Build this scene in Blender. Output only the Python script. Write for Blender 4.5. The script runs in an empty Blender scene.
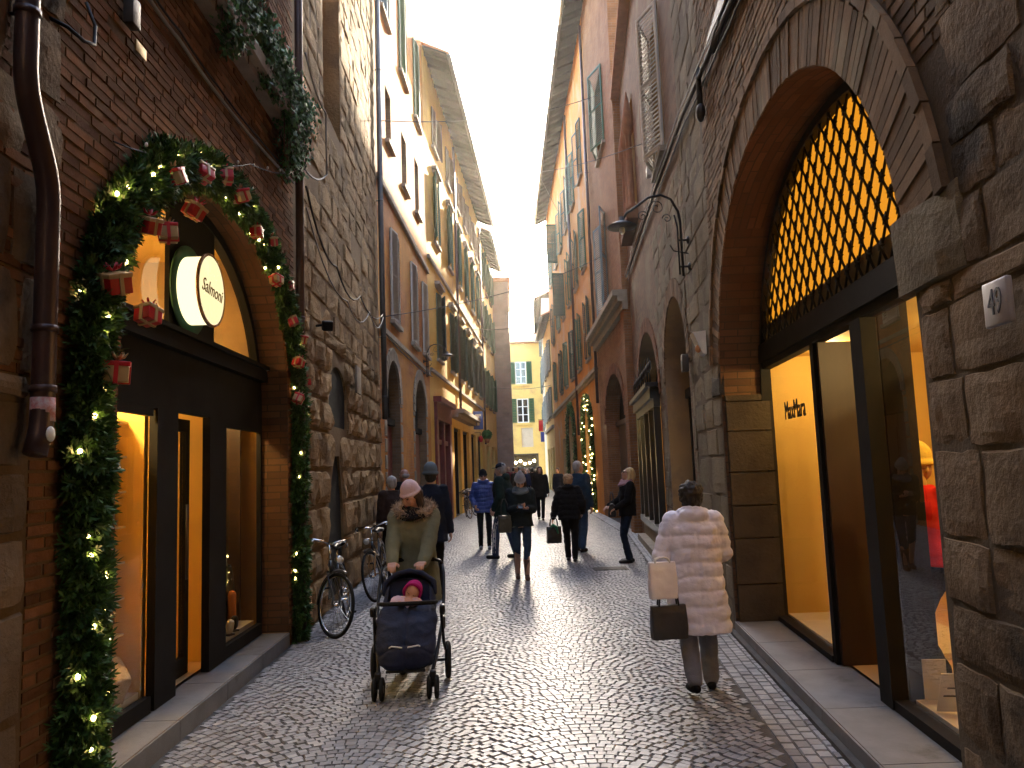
SKY_STRENGTH, SUN_STRENGTH, EXPOSURE = .15, 2.4, 3.65
HAZE, HAZE_G = .0007, .88
import bpy, bmesh, math, random
from mathutils import Vector, Matrix, noise, Euler
from mathutils.geometry import delaunay_2d_cdt
R = random.Random(7)
PI = math.pi
scene = bpy.context.scene
COL = scene.collection
V = Vector

# ------------------------------------------------------------------ materials
def nodes_of(name):
    m = bpy.data.materials.new(name); m.use_nodes = True
    nt = m.node_tree
    return m, nt, nt.nodes['Principled BSDF']

def N(nt, kind, **kw):
    n = nt.nodes.new(kind)
    for k, v in kw.items():
        if k in n.inputs.keys(): n.inputs[k].default_value = v
        else: setattr(n, k, v)
    return n

def mixc(nt, a, b, fac, mode='MIX'):
    n = nt.nodes.new('ShaderNodeMix'); n.data_type = 'RGBA'; n.blend_type = mode
    for s, x in ((0, fac), (6, a), (7, b)):
        if isinstance(x, (int, float)): n.inputs[s].default_value = x
        elif isinstance(x, tuple): n.inputs[s].default_value = (x[0], x[1], x[2], 1)
        else: nt.links.new(x, n.inputs[s])
    return n.outputs[2]

def maprange(nt, src, a, b, c=0., d=1.):
    n = nt.nodes.new('ShaderNodeMapRange')
    nt.links.new(src, n.inputs[0])
    for i, x in enumerate((a, b, c, d)): n.inputs[i+1].default_value = x
    return n.outputs[0]

def noisef(nt, vec, scale, detail=5, rough=.6, dist=0.):
    n = N(nt, 'ShaderNodeTexNoise', Scale=scale, Detail=detail, Roughness=rough, Distortion=dist)
    nt.links.new(vec, n.inputs['Vector'])
    return n.outputs['Fac']

def surf(name, c1, c2=None, scale=3., rough=.8, bump=.3, bscale=40., island=0., metal=0., spec=None, bdist=.01,
         rough2=None, stretch=None, c3=None, c3at=(.55, .7), c3scale=1.2, sheen=0., coat=0., contrast=(.3, .7)):
    if spec is None: spec = .08 if rough >= .74 else .45
    m, nt, b = nodes_of(name)
    tc = nt.nodes.new('ShaderNodeTexCoord'); vec = tc.outputs['Object']
    if stretch:
        mp = nt.nodes.new('ShaderNodeMapping'); mp.inputs['Scale'].default_value = stretch
        nt.links.new(vec, mp.inputs['Vector']); vec = mp.outputs[0]
    if c2 is None: c2 = tuple(x*.8 for x in c1)
    f = maprange(nt, noisef(nt, vec, scale), contrast[0], contrast[1])
    c = mixc(nt, c1, c2, f)
    if c3:
        f3 = maprange(nt, noisef(nt, vec, c3scale, 7, .65), c3at[0], c3at[1])
        c = mixc(nt, c, c3, f3)
    if island:
        g = nt.nodes.new('ShaderNodeNewGeometry')
        k = maprange(nt, g.outputs['Random Per Island'], 0, 1, 1-island, 1+island)
        cm = nt.nodes.new('ShaderNodeCombineColor')
        for i in range(3): nt.links.new(k, cm.inputs[i])
        c = mixc(nt, c, cm.outputs[0], 1., 'MULTIPLY')
    nt.links.new(c, b.inputs['Base Color'])
    b.inputs['Roughness'].default_value = rough
    if rough2 is not None:
        rr = maprange(nt, noisef(nt, vec, scale*1.7), .3, .7, rough, rough2)
        nt.links.new(rr, b.inputs['Roughness'])
    b.inputs['Metallic'].default_value = metal
    b.inputs['Specular IOR Level'].default_value = spec
    if sheen: b.inputs['Sheen Weight'].default_value = sheen
    if coat: b.inputs['Coat Weight'].default_value = coat
    if bump:
        bn = N(nt, 'ShaderNodeBump', Strength=bump, Distance=bdist)
        nt.links.new(noisef(nt, vec, bscale, 6, .65), bn.inputs['Height'])
        nt.links.new(bn.outputs[0], b.inputs['Normal'])
    return m

def emit(name, col, strength):
    m, nt, b = nodes_of(name)
    b.inputs['Base Color'].default_value = (col[0]*.05, col[1]*.05, col[2]*.05, 1)
    b.inputs['Emission Color'].default_value = (*col, 1)
    b.inputs['Emission Strength'].default_value = strength
    return m

def brickmat(name, c1, c2, mortar, bw=.27, bh=.07, bump=.6, plaster=None, pl_at=(.5, .56), pl_scale=.5, rough=.9):
    m, nt, b = nodes_of(name)
    uv = nt.nodes.new('ShaderNodeUVMap'); vec = uv.outputs[0]
    br = nt.nodes.new('ShaderNodeTexBrick')
    nt.links.new(vec, br.inputs['Vector'])
    br.inputs['Color1'].default_value = (*c1, 1); br.inputs['Color2'].default_value = (*c2, 1); br.inputs['Mortar'].default_value = (*mortar, 1)
    br.inputs['Scale'].default_value = 1.; br.inputs['Brick Width'].default_value = bw; br.inputs['Row Height'].default_value = bh
    br.inputs['Mortar Size'].default_value = .006 if bh < .1 else .012; br.inputs['Bias'].default_value = 0
    n1 = noisef(nt, vec, 1.3, 6); c = mixc(nt, br.outputs[0], tuple(x*.55 for x in c1), maprange(nt, n1, .45, .75))
    hgt = br.outputs[1]
    bn = N(nt, 'ShaderNodeBump', Strength=bump, Distance=.02); bn.invert = True
    nt.links.new(hgt, bn.inputs['Height'])
    b2 = N(nt, 'ShaderNodeBump', Strength=.35, Distance=.01)
    nt.links.new(noisef(nt, vec, 30, 6), b2.inputs['Height']); nt.links.new(bn.outputs[0], b2.inputs['Normal'])
    nt.links.new(b2.outputs[0], b.inputs['Normal'])
    if plaster:
        f = maprange(nt, noisef(nt, vec, pl_scale, 8, .62), pl_at[0], pl_at[1])
        pc = mixc(nt, plaster, tuple(x*.72 for x in plaster), maprange(nt, noisef(nt, vec, 2.2, 6), .35, .7))
        c = mixc(nt, c, pc, f)
        nt.links.new(maprange(nt, f, 0, 1, bump, .04), bn.inputs['Strength'])
    nt.links.new(c, b.inputs['Base Color']); b.inputs['Roughness'].default_value = rough; b.inputs['Specular IOR Level'].default_value = .3 if rough < .6 else .08
    return m

def plastermat(name, c1, c2, c3=None, rough=.85):
    return surf(name, c1, c2, .9, rough, .25, 18, c3=c3, c3at=(.52, .66), c3scale=.7)

def glassmat(name, tint=(1, 1, 1), refl=1.0, rough=.0):
    m, nt, b = nodes_of(name)
    nt.nodes.remove(b); out = nt.nodes['Material Output']
    t = nt.nodes.new('ShaderNodeBsdfTransparent'); t.inputs[0].default_value = (*tint, 1)
    g = nt.nodes.new('ShaderNodeBsdfGlossy'); g.inputs['Roughness'].default_value = rough
    g.inputs[0].default_value = (refl, refl, refl, 1)
    lw = N(nt, 'ShaderNodeLayerWeight', Blend=.5)
    pw = nt.nodes.new('ShaderNodeMath'); pw.operation = 'POWER'; pw.inputs[1].default_value = 5.
    nt.links.new(lw.outputs['Facing'], pw.inputs[0])
    mx = nt.nodes.new('ShaderNodeMixShader')
    nt.links.new(maprange(nt, pw.outputs[0], 0, 1, .05, .95), mx.inputs[0]); nt.links.new(t.outputs[0], mx.inputs[1]); nt.links.new(g.outputs[0], mx.inputs[2])
    nt.links.new(mx.outputs[0], out.inputs[0])
    return m

M = {}
M['brick'] = surf('red_brown_brick', (.235, .105, .045), (.135, .062, .030), 6, .92, .5, 60, island=.42, c3=(.24, .165, .09), c3at=(.6, .72), c3scale=.9)
M['brick_grey'] = surf('dusty_brown_brick', (.25, .16, .09), (.15, .098, .058), 6, .92, .5, 60, island=.42, c3=(.24, .20, .135), c3at=(.58, .7), c3scale=1.1)
M['brick_red'] = surf('soffit_brick', (.24, .105, .05), (.17, .075, .04), 6, .9, .5, 60, island=.35)
M['mortar'] = surf('lime_mortar', (.19, .12, .06), (.125, .08, .042), 2.5, .95, .6, 45)
M['mortar_grey'] = surf('grey_mortar', (.16, .125, .085), (.11, .085, .06), 2.5, .95, .6, 45)
M['rustic'] = surf('rusticated_sandstone', (.36, .235, .115), (.205, .135, .07), 2.2, .93, .8, 22, island=.25, bdist=.03, c3=(.11, .085, .065), c3at=(.56, .72), c3scale=.8)
M['ashlar'] = surf('grey_sandstone', (.25, .205, .135), (.15, .122, .082), 2.4, .93, .7, 28, island=.22, bdist=.02, c3=(.22, .175, .115), c3at=(.55, .7), c3scale=1.1)
M['ashlar_warm'] = surf('warm_sandstone', (.27, .19, .115), (.15, .104, .064), 2.4, .93, .7, 28, island=.25, bdist=.02, c3=(.06, .047, .034), c3at=(.52, .66), c3scale=1.3)
M['stepstone'] = surf('worn_step_stone', (.20, .20, .205), (.13, .13, .135), 3, .7, .25, 30, spec=.25, c3=(.09, .085, .08), c3at=(.58, .7), c3scale=2)
M['cobble'] = surf('basalt_cobble', (.235, .25, .275), (.16, .17, .19), 9, .34, .35, 70, island=.35, rough2=.54, bdist=.003, spec=1.)
M['grout'] = surf('dark_grout', (.075, .072, .07), (.11, .105, .10), 8, .9, .6, 50)
M['darkmetal'] = surf('dark_bronze_metal', (.013, .012, .011), (.020, .018, .016), 3, .7, .1, 30, spec=.12)
M['blackmetal'] = surf('black_iron', (.015, .015, .016), (.03, .028, .026), 6, .55, .2, 50, metal=.5)
M['brownpanel'] = surf('dark_brown_wood_panel', (.055, .030, .020), (.035, .018, .012), 4, .45, .12, 40, stretch=(1, 1, .15))
M['pipe'] = surf('painted_brown_downpipe', (.085, .045, .04), (.05, .03, .027), 3, .38, .1, 30, metal=.3)
M['pipe_grey'] = surf('grey_zinc_pipe', (.10, .095, .09), (.06, .055, .055), 3, .45, .1, 30, metal=.5)
M['cable'] = surf('dark_cable', (.03, .028, .026), None, 3, .6, 0)
M['cable_pale'] = surf('pale_cable', (.35, .33, .30), None, 3, .6, 0)
M['louver_white'] = surf('pale_grey_shutter_paint', (.56, .54, .48), (.42, .40, .36), 3, .6, .1, 40)
M['louver_green'] = surf('green_shutter_paint', (.035, .10, .05), (.05, .13, .07), 3, .55, .1, 40)
M['louver_dgreen'] = surf('dark_green_shutter_paint', (.02, .05, .035), (.035, .07, .05), 3, .55, .1, 40)
M['louver_blue'] = surf('blue_grey_shutter_paint', (.12, .19, .24), (.09, .14, .18), 3, .55, .1, 40)
M['louver_brown'] = surf('brown_shutter_paint', (.10, .055, .03), (.07, .04, .025), 3, .55, .1, 40)
M['pane'] = surf('dark_window_glass', (.012, .014, .016), None, 3, .06, 0, spec=.8)
M['sill'] = surf('stone_sill', (.34, .29, .22), (.24, .20, .15), 5, .85, .3, 40)
M['tile'] = surf('terracotta_tile', (.42, .17, .08), (.27, .12, .06), 6, .9, .4, 30, island=.3)
M['eavewood'] = surf('weathered_eave_wood', (.028, .023, .020), (.018, .015, .013), 6, .85, .3, 30, stretch=(1, 1, 4))
M['shopglass'] = glassmat('shop_window_glass')
M['white'] = surf('white_paint', (.75, .74, .70), (.66, .65, .6), 4, .5, .05, 40)
M['black_letter'] = surf('black_lettering', (.012, .01, .01), None, 3, .5, 0)
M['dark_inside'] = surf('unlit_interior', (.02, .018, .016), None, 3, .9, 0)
M['redwood'] = surf('oxblood_shopfront_paint', (.17, .022, .02), (.11, .016, .015), 5, .5, .1, 30)
M['leaf'] = surf('fir_needle_green', (.08, .17, .035), (.03, .085, .022), 6, .6, 0, island=.55, spec=.35)
M['leafcore'] = surf('fir_branch_core', (.012, .025, .012), (.02, .035, .015), 30, .9, .9, 60, bdist=.03)
M['ivy'] = surf('ivy_leaf_green', (.06, .19, .045), (.03, .09, .025), 6, .65, 0, island=.5)
M['bulb'] = emit('warm_fairy_bulb', (1., .62, .22), 4.5)
M['giftred'] = surf('red_gift_wrap', (.55, .010, .015), (.42, .008, .012), 4, .4, .05, 40)
M['giftgold'] = surf('cream_gold_gift_wrap', (.50, .35, .15), (.42, .28, .12), 4, .4, .05, 40)

# ------------------------------------------------------------------ mesh builder
ORG = {}
def origin(o):
    while o is not None and o.name not in ORG: o = o.parent
    return ORG[o.name] if o is not None else V((0, 0, 0))

class MB:
    def __init__(s): s.v = []; s.f = []; s.mi = []; s.cur = 0; s.sm = []
    def add(s, vs, fs, smooth=False):
        n = len(s.v); s.v += [V(p) for p in vs]
        for f in fs: s.f.append(tuple(i+n for i in f)); s.mi.append(s.cur); s.sm.append(smooth)
    def box(s, x0, x1, y0, y1, z0, z1):
        s.add([(x0,y0,z0),(x1,y0,z0),(x1,y1,z0),(x0,y1,z0),(x0,y0,z1),(x1,y0,z1),(x1,y1,z1),(x0,y1,z1)],
              [(0,3,2,1),(4,5,6,7),(0,1,5,4),(1,2,6,5),(2,3,7,6),(3,0,4,7)])
    def obox(s, c, dx, dy, dz, sx, sy, sz):
        c = V(c); dx = V(dx).normalized()*sx/2; dy = V(dy).normalized()*sy/2; dz = V(dz).normalized()*sz/2
        p = [c+a*dx+b*dy+e*dz for e in (-1, 1) for a, b in ((-1,-1),(1,-1),(1,1),(-1,1))]
        s.add(p, [(0,3,2,1),(4,5,6,7),(0,1,5,4),(1,2,6,5),(2,3,7,6),(3,0,4,7)])
    def rbox(s, c, sx, sy, sz, rot=None, bev=.0):
        rot = rot or Matrix.Identity(3); c = V(c)
        if bev <= 0:
            s.obox(c, rot @ V((1,0,0)), rot @ V((0,1,0)), rot @ V((0,0,1)), sx, sy, sz); return
        bm = bmesh.new(); bmesh.ops.create_cube(bm, size=1)
        for v in bm.verts: v.co = V((v.co.x*sx, v.co.y*sy, v.co.z*sz))
        bmesh.ops.bevel(bm, geom=list(bm.edges), offset=bev, segments=2, affect='EDGES', profile=.6)
        bm.verts.ensure_lookup_table()
        s.add([c + rot @ v.co for v in bm.verts], [tuple(v.index for v in f.verts) for f in bm.faces], True); bm.free()
    def quad(s, a, b, c, d): s.add([a, b, c, d], [(0, 1, 2, 3)])
    def tube(s, pts, r, n=8, cap=True, flat=1., smooth=True, closed=False):
        pts = [V(p) for p in pts]; m = len(pts)
        rs = r if isinstance(r, (list, tuple)) else [r]*m
        vs = []; up = None
        for i, p in enumerate(pts):
            if closed: t = pts[(i+1) % m]-pts[i-1]
            else: t = pts[min(i+1, m-1)]-pts[max(i-1, 0)]
            t = t.normalized() if t.length > 1e-9 else V((0, 0, 1))
            if up is None:
                up = V((0, 0, 1)) if abs(t.z) < .9 else V((1, 0, 0))
            a = t.cross(up); a = a.normalized() if a.length > 1e-6 else t.orthogonal().normalized()
            b = a.cross(t).normalized(); up = b
            for k in range(n):
                th = 2*PI*k/n; vs.append(p+(a*math.cos(th)+b*math.sin(th)*flat)*rs[i])
        fs = []
        for i in range(m if closed else m-1):
            j = (i+1) % m
            for k in range(n): fs.append((i*n+k, i*n+(k+1) % n, j*n+(k+1) % n, j*n+k))
        if cap and not closed:
            fs.append(tuple(range(n-1, -1, -1))); fs.append(tuple(range((m-1)*n, m*n)))
        s.add(vs, fs, smooth)
    def capsule(s, p0, r0, p1, r1, n=14, sx=1.):
        p0 = V(p0); p1 = V(p1); d = (p1-p0); L = d.length
        d = d.normalized() if L > 1e-6 else V((0, 0, 1))
        pts = []; rs = []
        for a in (80, 55, 30, 0): pts.append(p0-d*r0*math.sin(math.radians(a))); rs.append(r0*math.cos(math.radians(a)))
        for a in (0, 30, 55, 80): pts.append(p1+d*r1*math.sin(math.radians(a))); rs.append(r1*math.cos(math.radians(a)))
        s.tube(pts, rs, n, flat=sx)
    def ell(s, c, r, nu=16, nv=10, rot=None):
        c = V(c); vs = []; fs = []
        for j in range(1, nv):
            ph = PI*j/nv
            for i in range(nu):
                th = 2*PI*i/nu
                q = V((r[0]*math.sin(ph)*math.cos(th), r[1]*math.sin(ph)*math.sin(th), r[2]*math.cos(ph)))
                vs.append(c+(rot @ q if rot else q))
        top = len(vs); q = V((0, 0, r[2])); vs.append(c+(rot @ q if rot else q)); vs.append(c-(rot @ q if rot else q))
        for j in range(nv-2):
            for i in range(nu): fs.append((j*nu+i, (j+1)*nu+i, (j+1)*nu+(i+1) % nu, j*nu+(i+1) % nu))
        for i in range(nu):
            fs.append((top, i, (i+1) % nu)); fs.append((top+1, (nv-2)*nu+(i+1) % nu, (nv-2)*nu+i))
        s.add(vs, fs, True)
    def loft(s, rings, n=24, cap=True, ex=2.3, rot=None, org=None):
        vs = []
        for (cx, cy, cz, rx, ry) in rings:
            for k in range(n):
                th = 2*PI*k/n; c_, s_ = math.cos(th), math.sin(th)
                x = rx*math.copysign(abs(c_)**(2/ex), c_); y = ry*math.copysign(abs(s_)**(2/ex), s_)
                p = V((cx+x, cy+y, cz))
                if rot: p = org+rot @ (p-org)
                vs.append(p)
        fs = []
        for i in range(len(rings)-1):
            for k in range(n): fs.append((i*n+k, i*n+(k+1) % n, (i+1)*n+(k+1) % n, (i+1)*n+k))
        if cap: fs.append(tuple(range(n-1, -1, -1))); fs.append(tuple(range((len(rings)-1)*n, len(rings)*n)))
        s.add(vs, fs, True)
    def ring(s, c, axis, R_, r, nu=36, nv=8, flat=1.):
        axis = V(axis).normalized(); a = axis.orthogonal().normalized(); b = axis.cross(a)
        vs = []; fs = []; c = V(c)
        for i in range(nu):
            th = 2*PI*i/nu; d = a*math.cos(th)+b*math.sin(th)
            for k in range(nv):
                ph = 2*PI*k/nv; vs.append(c+d*(R_+r*math.cos(ph))+axis*r*flat*math.sin(ph))
        for i in range(nu):
            for k in range(nv): fs.append((i*nv+k, ((i+1) % nu)*nv+k, ((i+1) % nu)*nv+(k+1) % nv, i*nv+(k+1) % nv))
        s.add(vs, fs, True)
    def build(s, name, mat, parent=None, uv=False, local=None, smooth=None):
        me = bpy.data.meshes.new(name)
        off = origin(parent) if parent is not None else V((0, 0, 0))
        if local is not None: off = local
        me.from_pydata([tuple(p-off) for p in s.v], [], s.f)
        mats = mat if isinstance(mat, (list, tuple)) else [mat]
        for m in mats: me.materials.append(m)
        me.polygons.foreach_set('material_index', s.mi)
        me.polygons.foreach_set('use_smooth', s.sm if smooth is None else [smooth]*len(s.f))
        if uv:
            me.update(); L = me.uv_layers.new(name='UVMap').data
            for p in me.polygons:
                n = p.normal
                for li in p.loop_indices:
                    q = me.vertices[me.loops[li].vertex_index].co+off
                    if abs(n.x) >= abs(n.y) and abs(n.x) >= abs(n.z)*.7: L[li].uv = (q.y, q.z)
                    elif abs(n.y) >= abs(n.z)*.7: L[li].uv = (q.x, q.z)
                    else: L[li].uv = (q.y, q.x)
        me.validate(); me.update()
        o = bpy.data.objects.new(name, me); COL.objects.link(o)
        if parent is not None: o.parent = parent
        return o

def tagset(o, label=None, cat=None, group=None, kind=None):
    if label: o['label'] = label
    if cat: o['category'] = cat
    if group: o['group'] = group
    if kind: o['kind'] = kind
    return o

def thing(name, label, cat, loc=(0, 0, 0), rotz=0., group=None, world=True):
    o = bpy.data.objects.new(name, None); COL.objects.link(o); o.empty_display_size = .1
    o.location = loc; o.rotation_euler = (0, 0, rotz)
    ORG[o.name] = V(loc) if world else V((0, 0, 0))
    return tagset(o, label, cat, group)

def single(name, mb, mat, label, cat, group=None, uv=False, kind=None):
    xs = [p.x for p in mb.v]; ys = [p.y for p in mb.v]; zs = [p.z for p in mb.v]
    c = V(((min(xs)+max(xs))/2, (min(ys)+max(ys))/2, min(zs)))
    o = mb.build(name, mat, None, uv, local=c); o.location = c
    return tagset(o, label, cat, group, kind)

def struct(name, mb, mat, uv=False):
    o = mb.build(name, mat, None, uv); o['kind'] = 'structure'; return o

def copy_tree(o, parent=None):
    c = o.copy(); COL.objects.link(c)
    if parent is not None: c.parent = parent
    if o.name in ORG: ORG[c.name] = ORG[o.name]
    for ch in list(o.children): copy_tree(ch, c)
    return c

def textmesh(txt, size, name, mat, parent, mtx, extrude=.004, shear=0., squeeze=1.):
    cu = bpy.data.curves.new(name+'_c', 'FONT'); cu.body = txt; cu.size = size; cu.extrude = extrude; cu.shear = shear
    cu.align_x = 'CENTER'; cu.align_y = 'CENTER'; cu.resolution_u = 3
    t = bpy.data.objects.new(name+'_t', cu); COL.objects.link(t)
    dg = bpy.context.evaluated_depsgraph_get(); me = bpy.data.meshes.new_from_object(t.evaluated_get(dg))
    bpy.data.objects.remove(t); bpy.data.curves.remove(cu)
    me.transform(Matrix.Diagonal((squeeze, 1, 1, 1))); me.transform(mtx)
    if parent is not None: me.transform(Matrix.Translation(-origin(parent)))
    me.materials.clear(); me.materials.append(mat); me.name = name
    o = bpy.data.objects.new(name, me); COL.objects.link(o)
    if parent is not None: o.parent = parent
    return o

# ------------------------------------------------------------------ facades
class Facade:
    """wall line from A to B (plan), o=+1 faces +x (left side of street), o=-1 faces -x"""
    def __init__(s, A, B, o): s.A = A; s.B = B; s.o = o
    def X(s, y): return s.A[0]+(s.B[0]-s.A[0])*(y-s.A[1])/(s.B[1]-s.A[1])
    def P(s, y, z, off=0.): return V((s.X(y)+s.o*off, y, z))
    def slab(s, mb, y0, y1, z0, z1, o0, o1):
        p = [s.P(y0,z0,o0), s.P(y0,z0,o1), s.P(y1,z0,o1), s.P(y1,z0,o0), s.P(y0,z1,o0), s.P(y0,z1,o1), s.P(y1,z1,o1), s.P(y1,z1,o0)]
        mb.add(p, [(0,3,2,1),(4,5,6,7),(0,1,5,4),(1,2,6,5),(2,3,7,6),(3,0,4,7)])

def rect(y0, y1, z0, z1): return [(y0, z0), (y1, z0), (y1, z1), (y0, z1)]
def arch(y0, y1, z0, zs, zt, n=18, p=2.):
    c = (y0+y1)/2; a = (y1-y0)/2; b = zt-zs; pts = [(y0, z0), (y1, z0)]
    for i in range(n+1):
        th = PI*i/n; c_, s_ = math.cos(th), math.sin(th)
        pts.append((c+a*math.copysign(abs(c_)**(2/p), c_), zs+b*abs(s_)**(2/p)))
    return pts
def inside(poly, y, z):
    r = False; j = len(poly)-1
    for i in range(len(poly)):
        a, b = poly[i], poly[j]
        if (a[1] > z) != (b[1] > z) and y < (b[0]-a[0])*(z-a[1])/(b[1]-a[1])+a[0]: r = not r
        j = i
    return r
def extent(poly, z):
    xs = []
    for i in range(len(poly)):
        a, b = poly[i-1], poly[i]
        if (a[1] > z) != (b[1] > z): xs.append(a[0]+(b[0]-a[0])*(z-a[1])/(b[1]-a[1]))
    return (min(xs), max(xs)) if xs else None

def wall_panel(mb, F, y0, y1, z0, z1, holes, depth=.25, off=0., rmi=None):
    vs = [V((y0, z0)), V((y1, z0)), V((y1, z1)), V((y0, z1))]; es = [(0, 1), (1, 2), (2, 3), (3, 0)]
    for h in holes:
        n = len(vs); vs += [V(p) for p in h]; es += [(n+i, n+(i+1) % len(h)) for i in range(len(h))]
    v2, e2, f2, *_ = delaunay_2d_cdt(vs, es, [], 0, 1e-5)
    fs = []
    for f in f2:
        cy = sum(v2[i].x for i in f)/len(f); cz = sum(v2[i].y for i in f)/len(f)
        if any(inside(h, cy, cz) for h in holes): continue
        fs.append(tuple(f))
    mb.add([F.P(v.x, v.y, off) for v in v2], fs)
    if rmi is not None: mb.cur = rmi
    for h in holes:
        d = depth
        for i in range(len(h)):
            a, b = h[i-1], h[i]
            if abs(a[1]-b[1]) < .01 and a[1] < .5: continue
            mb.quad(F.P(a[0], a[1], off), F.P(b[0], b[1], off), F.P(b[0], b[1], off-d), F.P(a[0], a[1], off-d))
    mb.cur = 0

def blocks(mb, F, y0, y1, z0, z1, rh, lr, gap=.012, bulge=.02, samp=(0, .5, 1), jit=.006, holes=(), off=0., rr=R, rough=0., skip=0.):
    z = z0; row = 0
    while z < z1-.02:
        h = min(rr.uniform(*rh), z1-z); iv = [(y0, y1)]
        for H in holes:
            ext = [e for e in (extent(H, z+h*t) for t in (.02, .35, .65, .98)) if e]
            if not ext: continue
            a = min(e[0] for e in ext)-.004; b = max(e[1] for e in ext)+.004; niv = []
            for (p, q) in iv:
                if b <= p or a >= q: niv.append((p, q)); continue
                if a-p > .03: niv.append((p, a))
                if q-b > .03: niv.append((b, q))
            iv = niv
        for (p, q) in iv:
            y = p; first = True
            while y < q-.004:
                L = rr.uniform(*lr)
                if first and row % 2: L *= .55
                first = False
                if q-(y+L) < lr[0]*.45: L = q-y
                if rr.random() >= skip:
                    block(mb, F, y+gap/2, y+L-gap/2, z+gap/2, z+h-gap/2, bulge*rr.uniform(.6, 1.2), samp, off+rr.uniform(-jit, jit), rough, rr)
                y += L
        z += h; row += 1

def block(mb, F, a, b, c, d, bulge, samp, off, rough, rr):
    n = len(samp); sd = rr.uniform(0, 50)
    if n == 2:
        e = min(.004, (b-a)*.2)
        P = F.P
        vs = [P(a,c,-.02), P(b,c,-.02), P(b,d,-.02), P(a,d,-.02), P(a+e,c+e,off+bulge), P(b-e,c+e,off+bulge), P(b-e,d-e,off+bulge), P(a+e,d-e,off+bulge)]
        mb.add(vs, [(4,5,6,7),(0,1,5,4),(1,2,6,5),(2,3,7,6),(3,0,4,7)]); return
    vs = []
    for j, t in enumerate(samp):
        for i, u in enumerate(samp):
            edge = (i in (0, n-1)) or (j in (0, n-1))
            o = off-(.012 if bulge < .02 else .03) if edge else off+bulge*((1-abs(2*u-1)**3)*(1-abs(2*t-1)**3))**.5
            if rough and not edge: o += rough*(noise.noise(V((a+u*(b-a), c+t*(d-c), sd))*4.5)+.5*noise.noise(V((a+u*(b-a), c+t*(d-c), sd))*14))
            jy = jz = 0
            if rough and not edge: jy = rr.uniform(-1, 1)*.01; jz = rr.uniform(-1, 1)*.008
            vs.append(F.P(a+u*(b-a)+jy, c+t*(d-c)+jz, o))
    fs = [(j*n+i, j*n+i+1, (j+1)*n+i+1, (j+1)*n+i) for j in range(n-1) for i in range(n-1)]
    mb.add(vs, fs, False)

def voussoirs(mb, F, y0, y1, zs, zt, h, w, p=2., o0=-.02, o1=.015, rr=R, jit=.004, gap=.007, zmin=0):
    c = (y0+y1)/2; a = (y1-y0)/2; b = zt-zs
    pts = []
    for i in range(401):
        th = PI*i/400; c_, s_ = math.cos(th), math.sin(th)
        pts.append(V((c+a*math.copysign(abs(c_)**(2/p), c_), zs+b*abs(s_)**(2/p))))
    acc = [0]
    for i in range(1, 401): acc.append(acc[-1]+(pts[i]-pts[i-1]).length)
    n = max(3, int(acc[-1]/w)); k = 0
    def at(s_):
        nonlocal k
        while k < 399 and acc[k+1] < s_: k += 1
        t = (s_-acc[k])/max(1e-9, acc[k+1]-acc[k]); return pts[k].lerp(pts[k+1], t)
    prev = at(0); 
    for i in range(n):
        q = at(acc[-1]*(i+1)/n); t = (q-prev).normalized(); nm = V((t.y, -t.x))
        if nm.dot((prev+q)/2-V((c, zs-.3))) < 0: nm = -nm
        e = o1+rr.uniform(-jit, jit); g = t*gap/2; hh = h*rr.uniform(.97, 1.03)
        if (prev.y+q.y)/2 < zmin: prev = q; continue
        A, B = prev+g, q-g; sc = 1+h/max(a, b)*.8
        mid = (A+B)/2+nm*hh; ha = (B-A)/2*sc
        C_, D = mid+ha, mid-ha
        P = F.P
        mb.add([P(*A, o0), P(*B, o0), P(*C_, o0), P(*D, o0), P(*A, e), P(*B, e), P(*C_, e), P(*D, e)],
               [(4,5,6,7),(0,1,5,4),(1,2,6,5),(2,3,7,6),(3,0,4,7)])
        prev = q

def body(F, y0, y1, z1, depth=7., z0=-.3):
    """closed sides, back and roof of a building behind its facade"""
    mb = MB(); P = F.P
    f0, f1 = P(y0, z0), P(y1, z0); b0, b1 = P(y0, z0, -depth), P(y1, z0, -depth); T = V((0, 0, z1-z0))
    e = V((0, .003, 0))
    mb.quad(f0+e, b0+e, b0+T+e, f0+T+e); mb.quad(f1-e, f1-e+T, b1-e+T, b1-e); mb.quad(b0, b1, b1+T, b0+T); mb.quad(f0+T, b0+T, b1+T, f1+T)
    return mb

def louver(mb, hinge, d, w, z0, z1, slats=None, th=.035, fr=.05):
    """louvred shutter leaf: hinge point (x,y), direction d in plan, width w"""
    d = V((d[0], d[1], 0)).normalized(); n = V((-d.y, d.x, 0)); Z = V((0, 0, 1)); h = V((hinge[0], hinge[1], 0))
    c = lambda t, z: h+d*t+Z*z
    H = z1-z0
    mb.obox(c(fr/2, z0+H/2), d, n, Z, fr, th, H); mb.obox(c(w-fr/2, z0+H/2), d, n, Z, fr, th, H)
    for zz in (z0+fr/2, z0+H/2, z1-fr/2): mb.obox(c(w/2, zz), d, n, Z, w-2*fr, th*.9, fr)
    k = slats or max(6, int(H/.07))
    for i in range(k):
        zz = z0+fr+(H-2*fr)*(i+.5)/k
        mb.obox(c(w/2, zz), d, n*.8+Z*.6, Z*.8-n*.6, w-2*fr, .008, (H-2*fr)/k*1.3)

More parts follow.
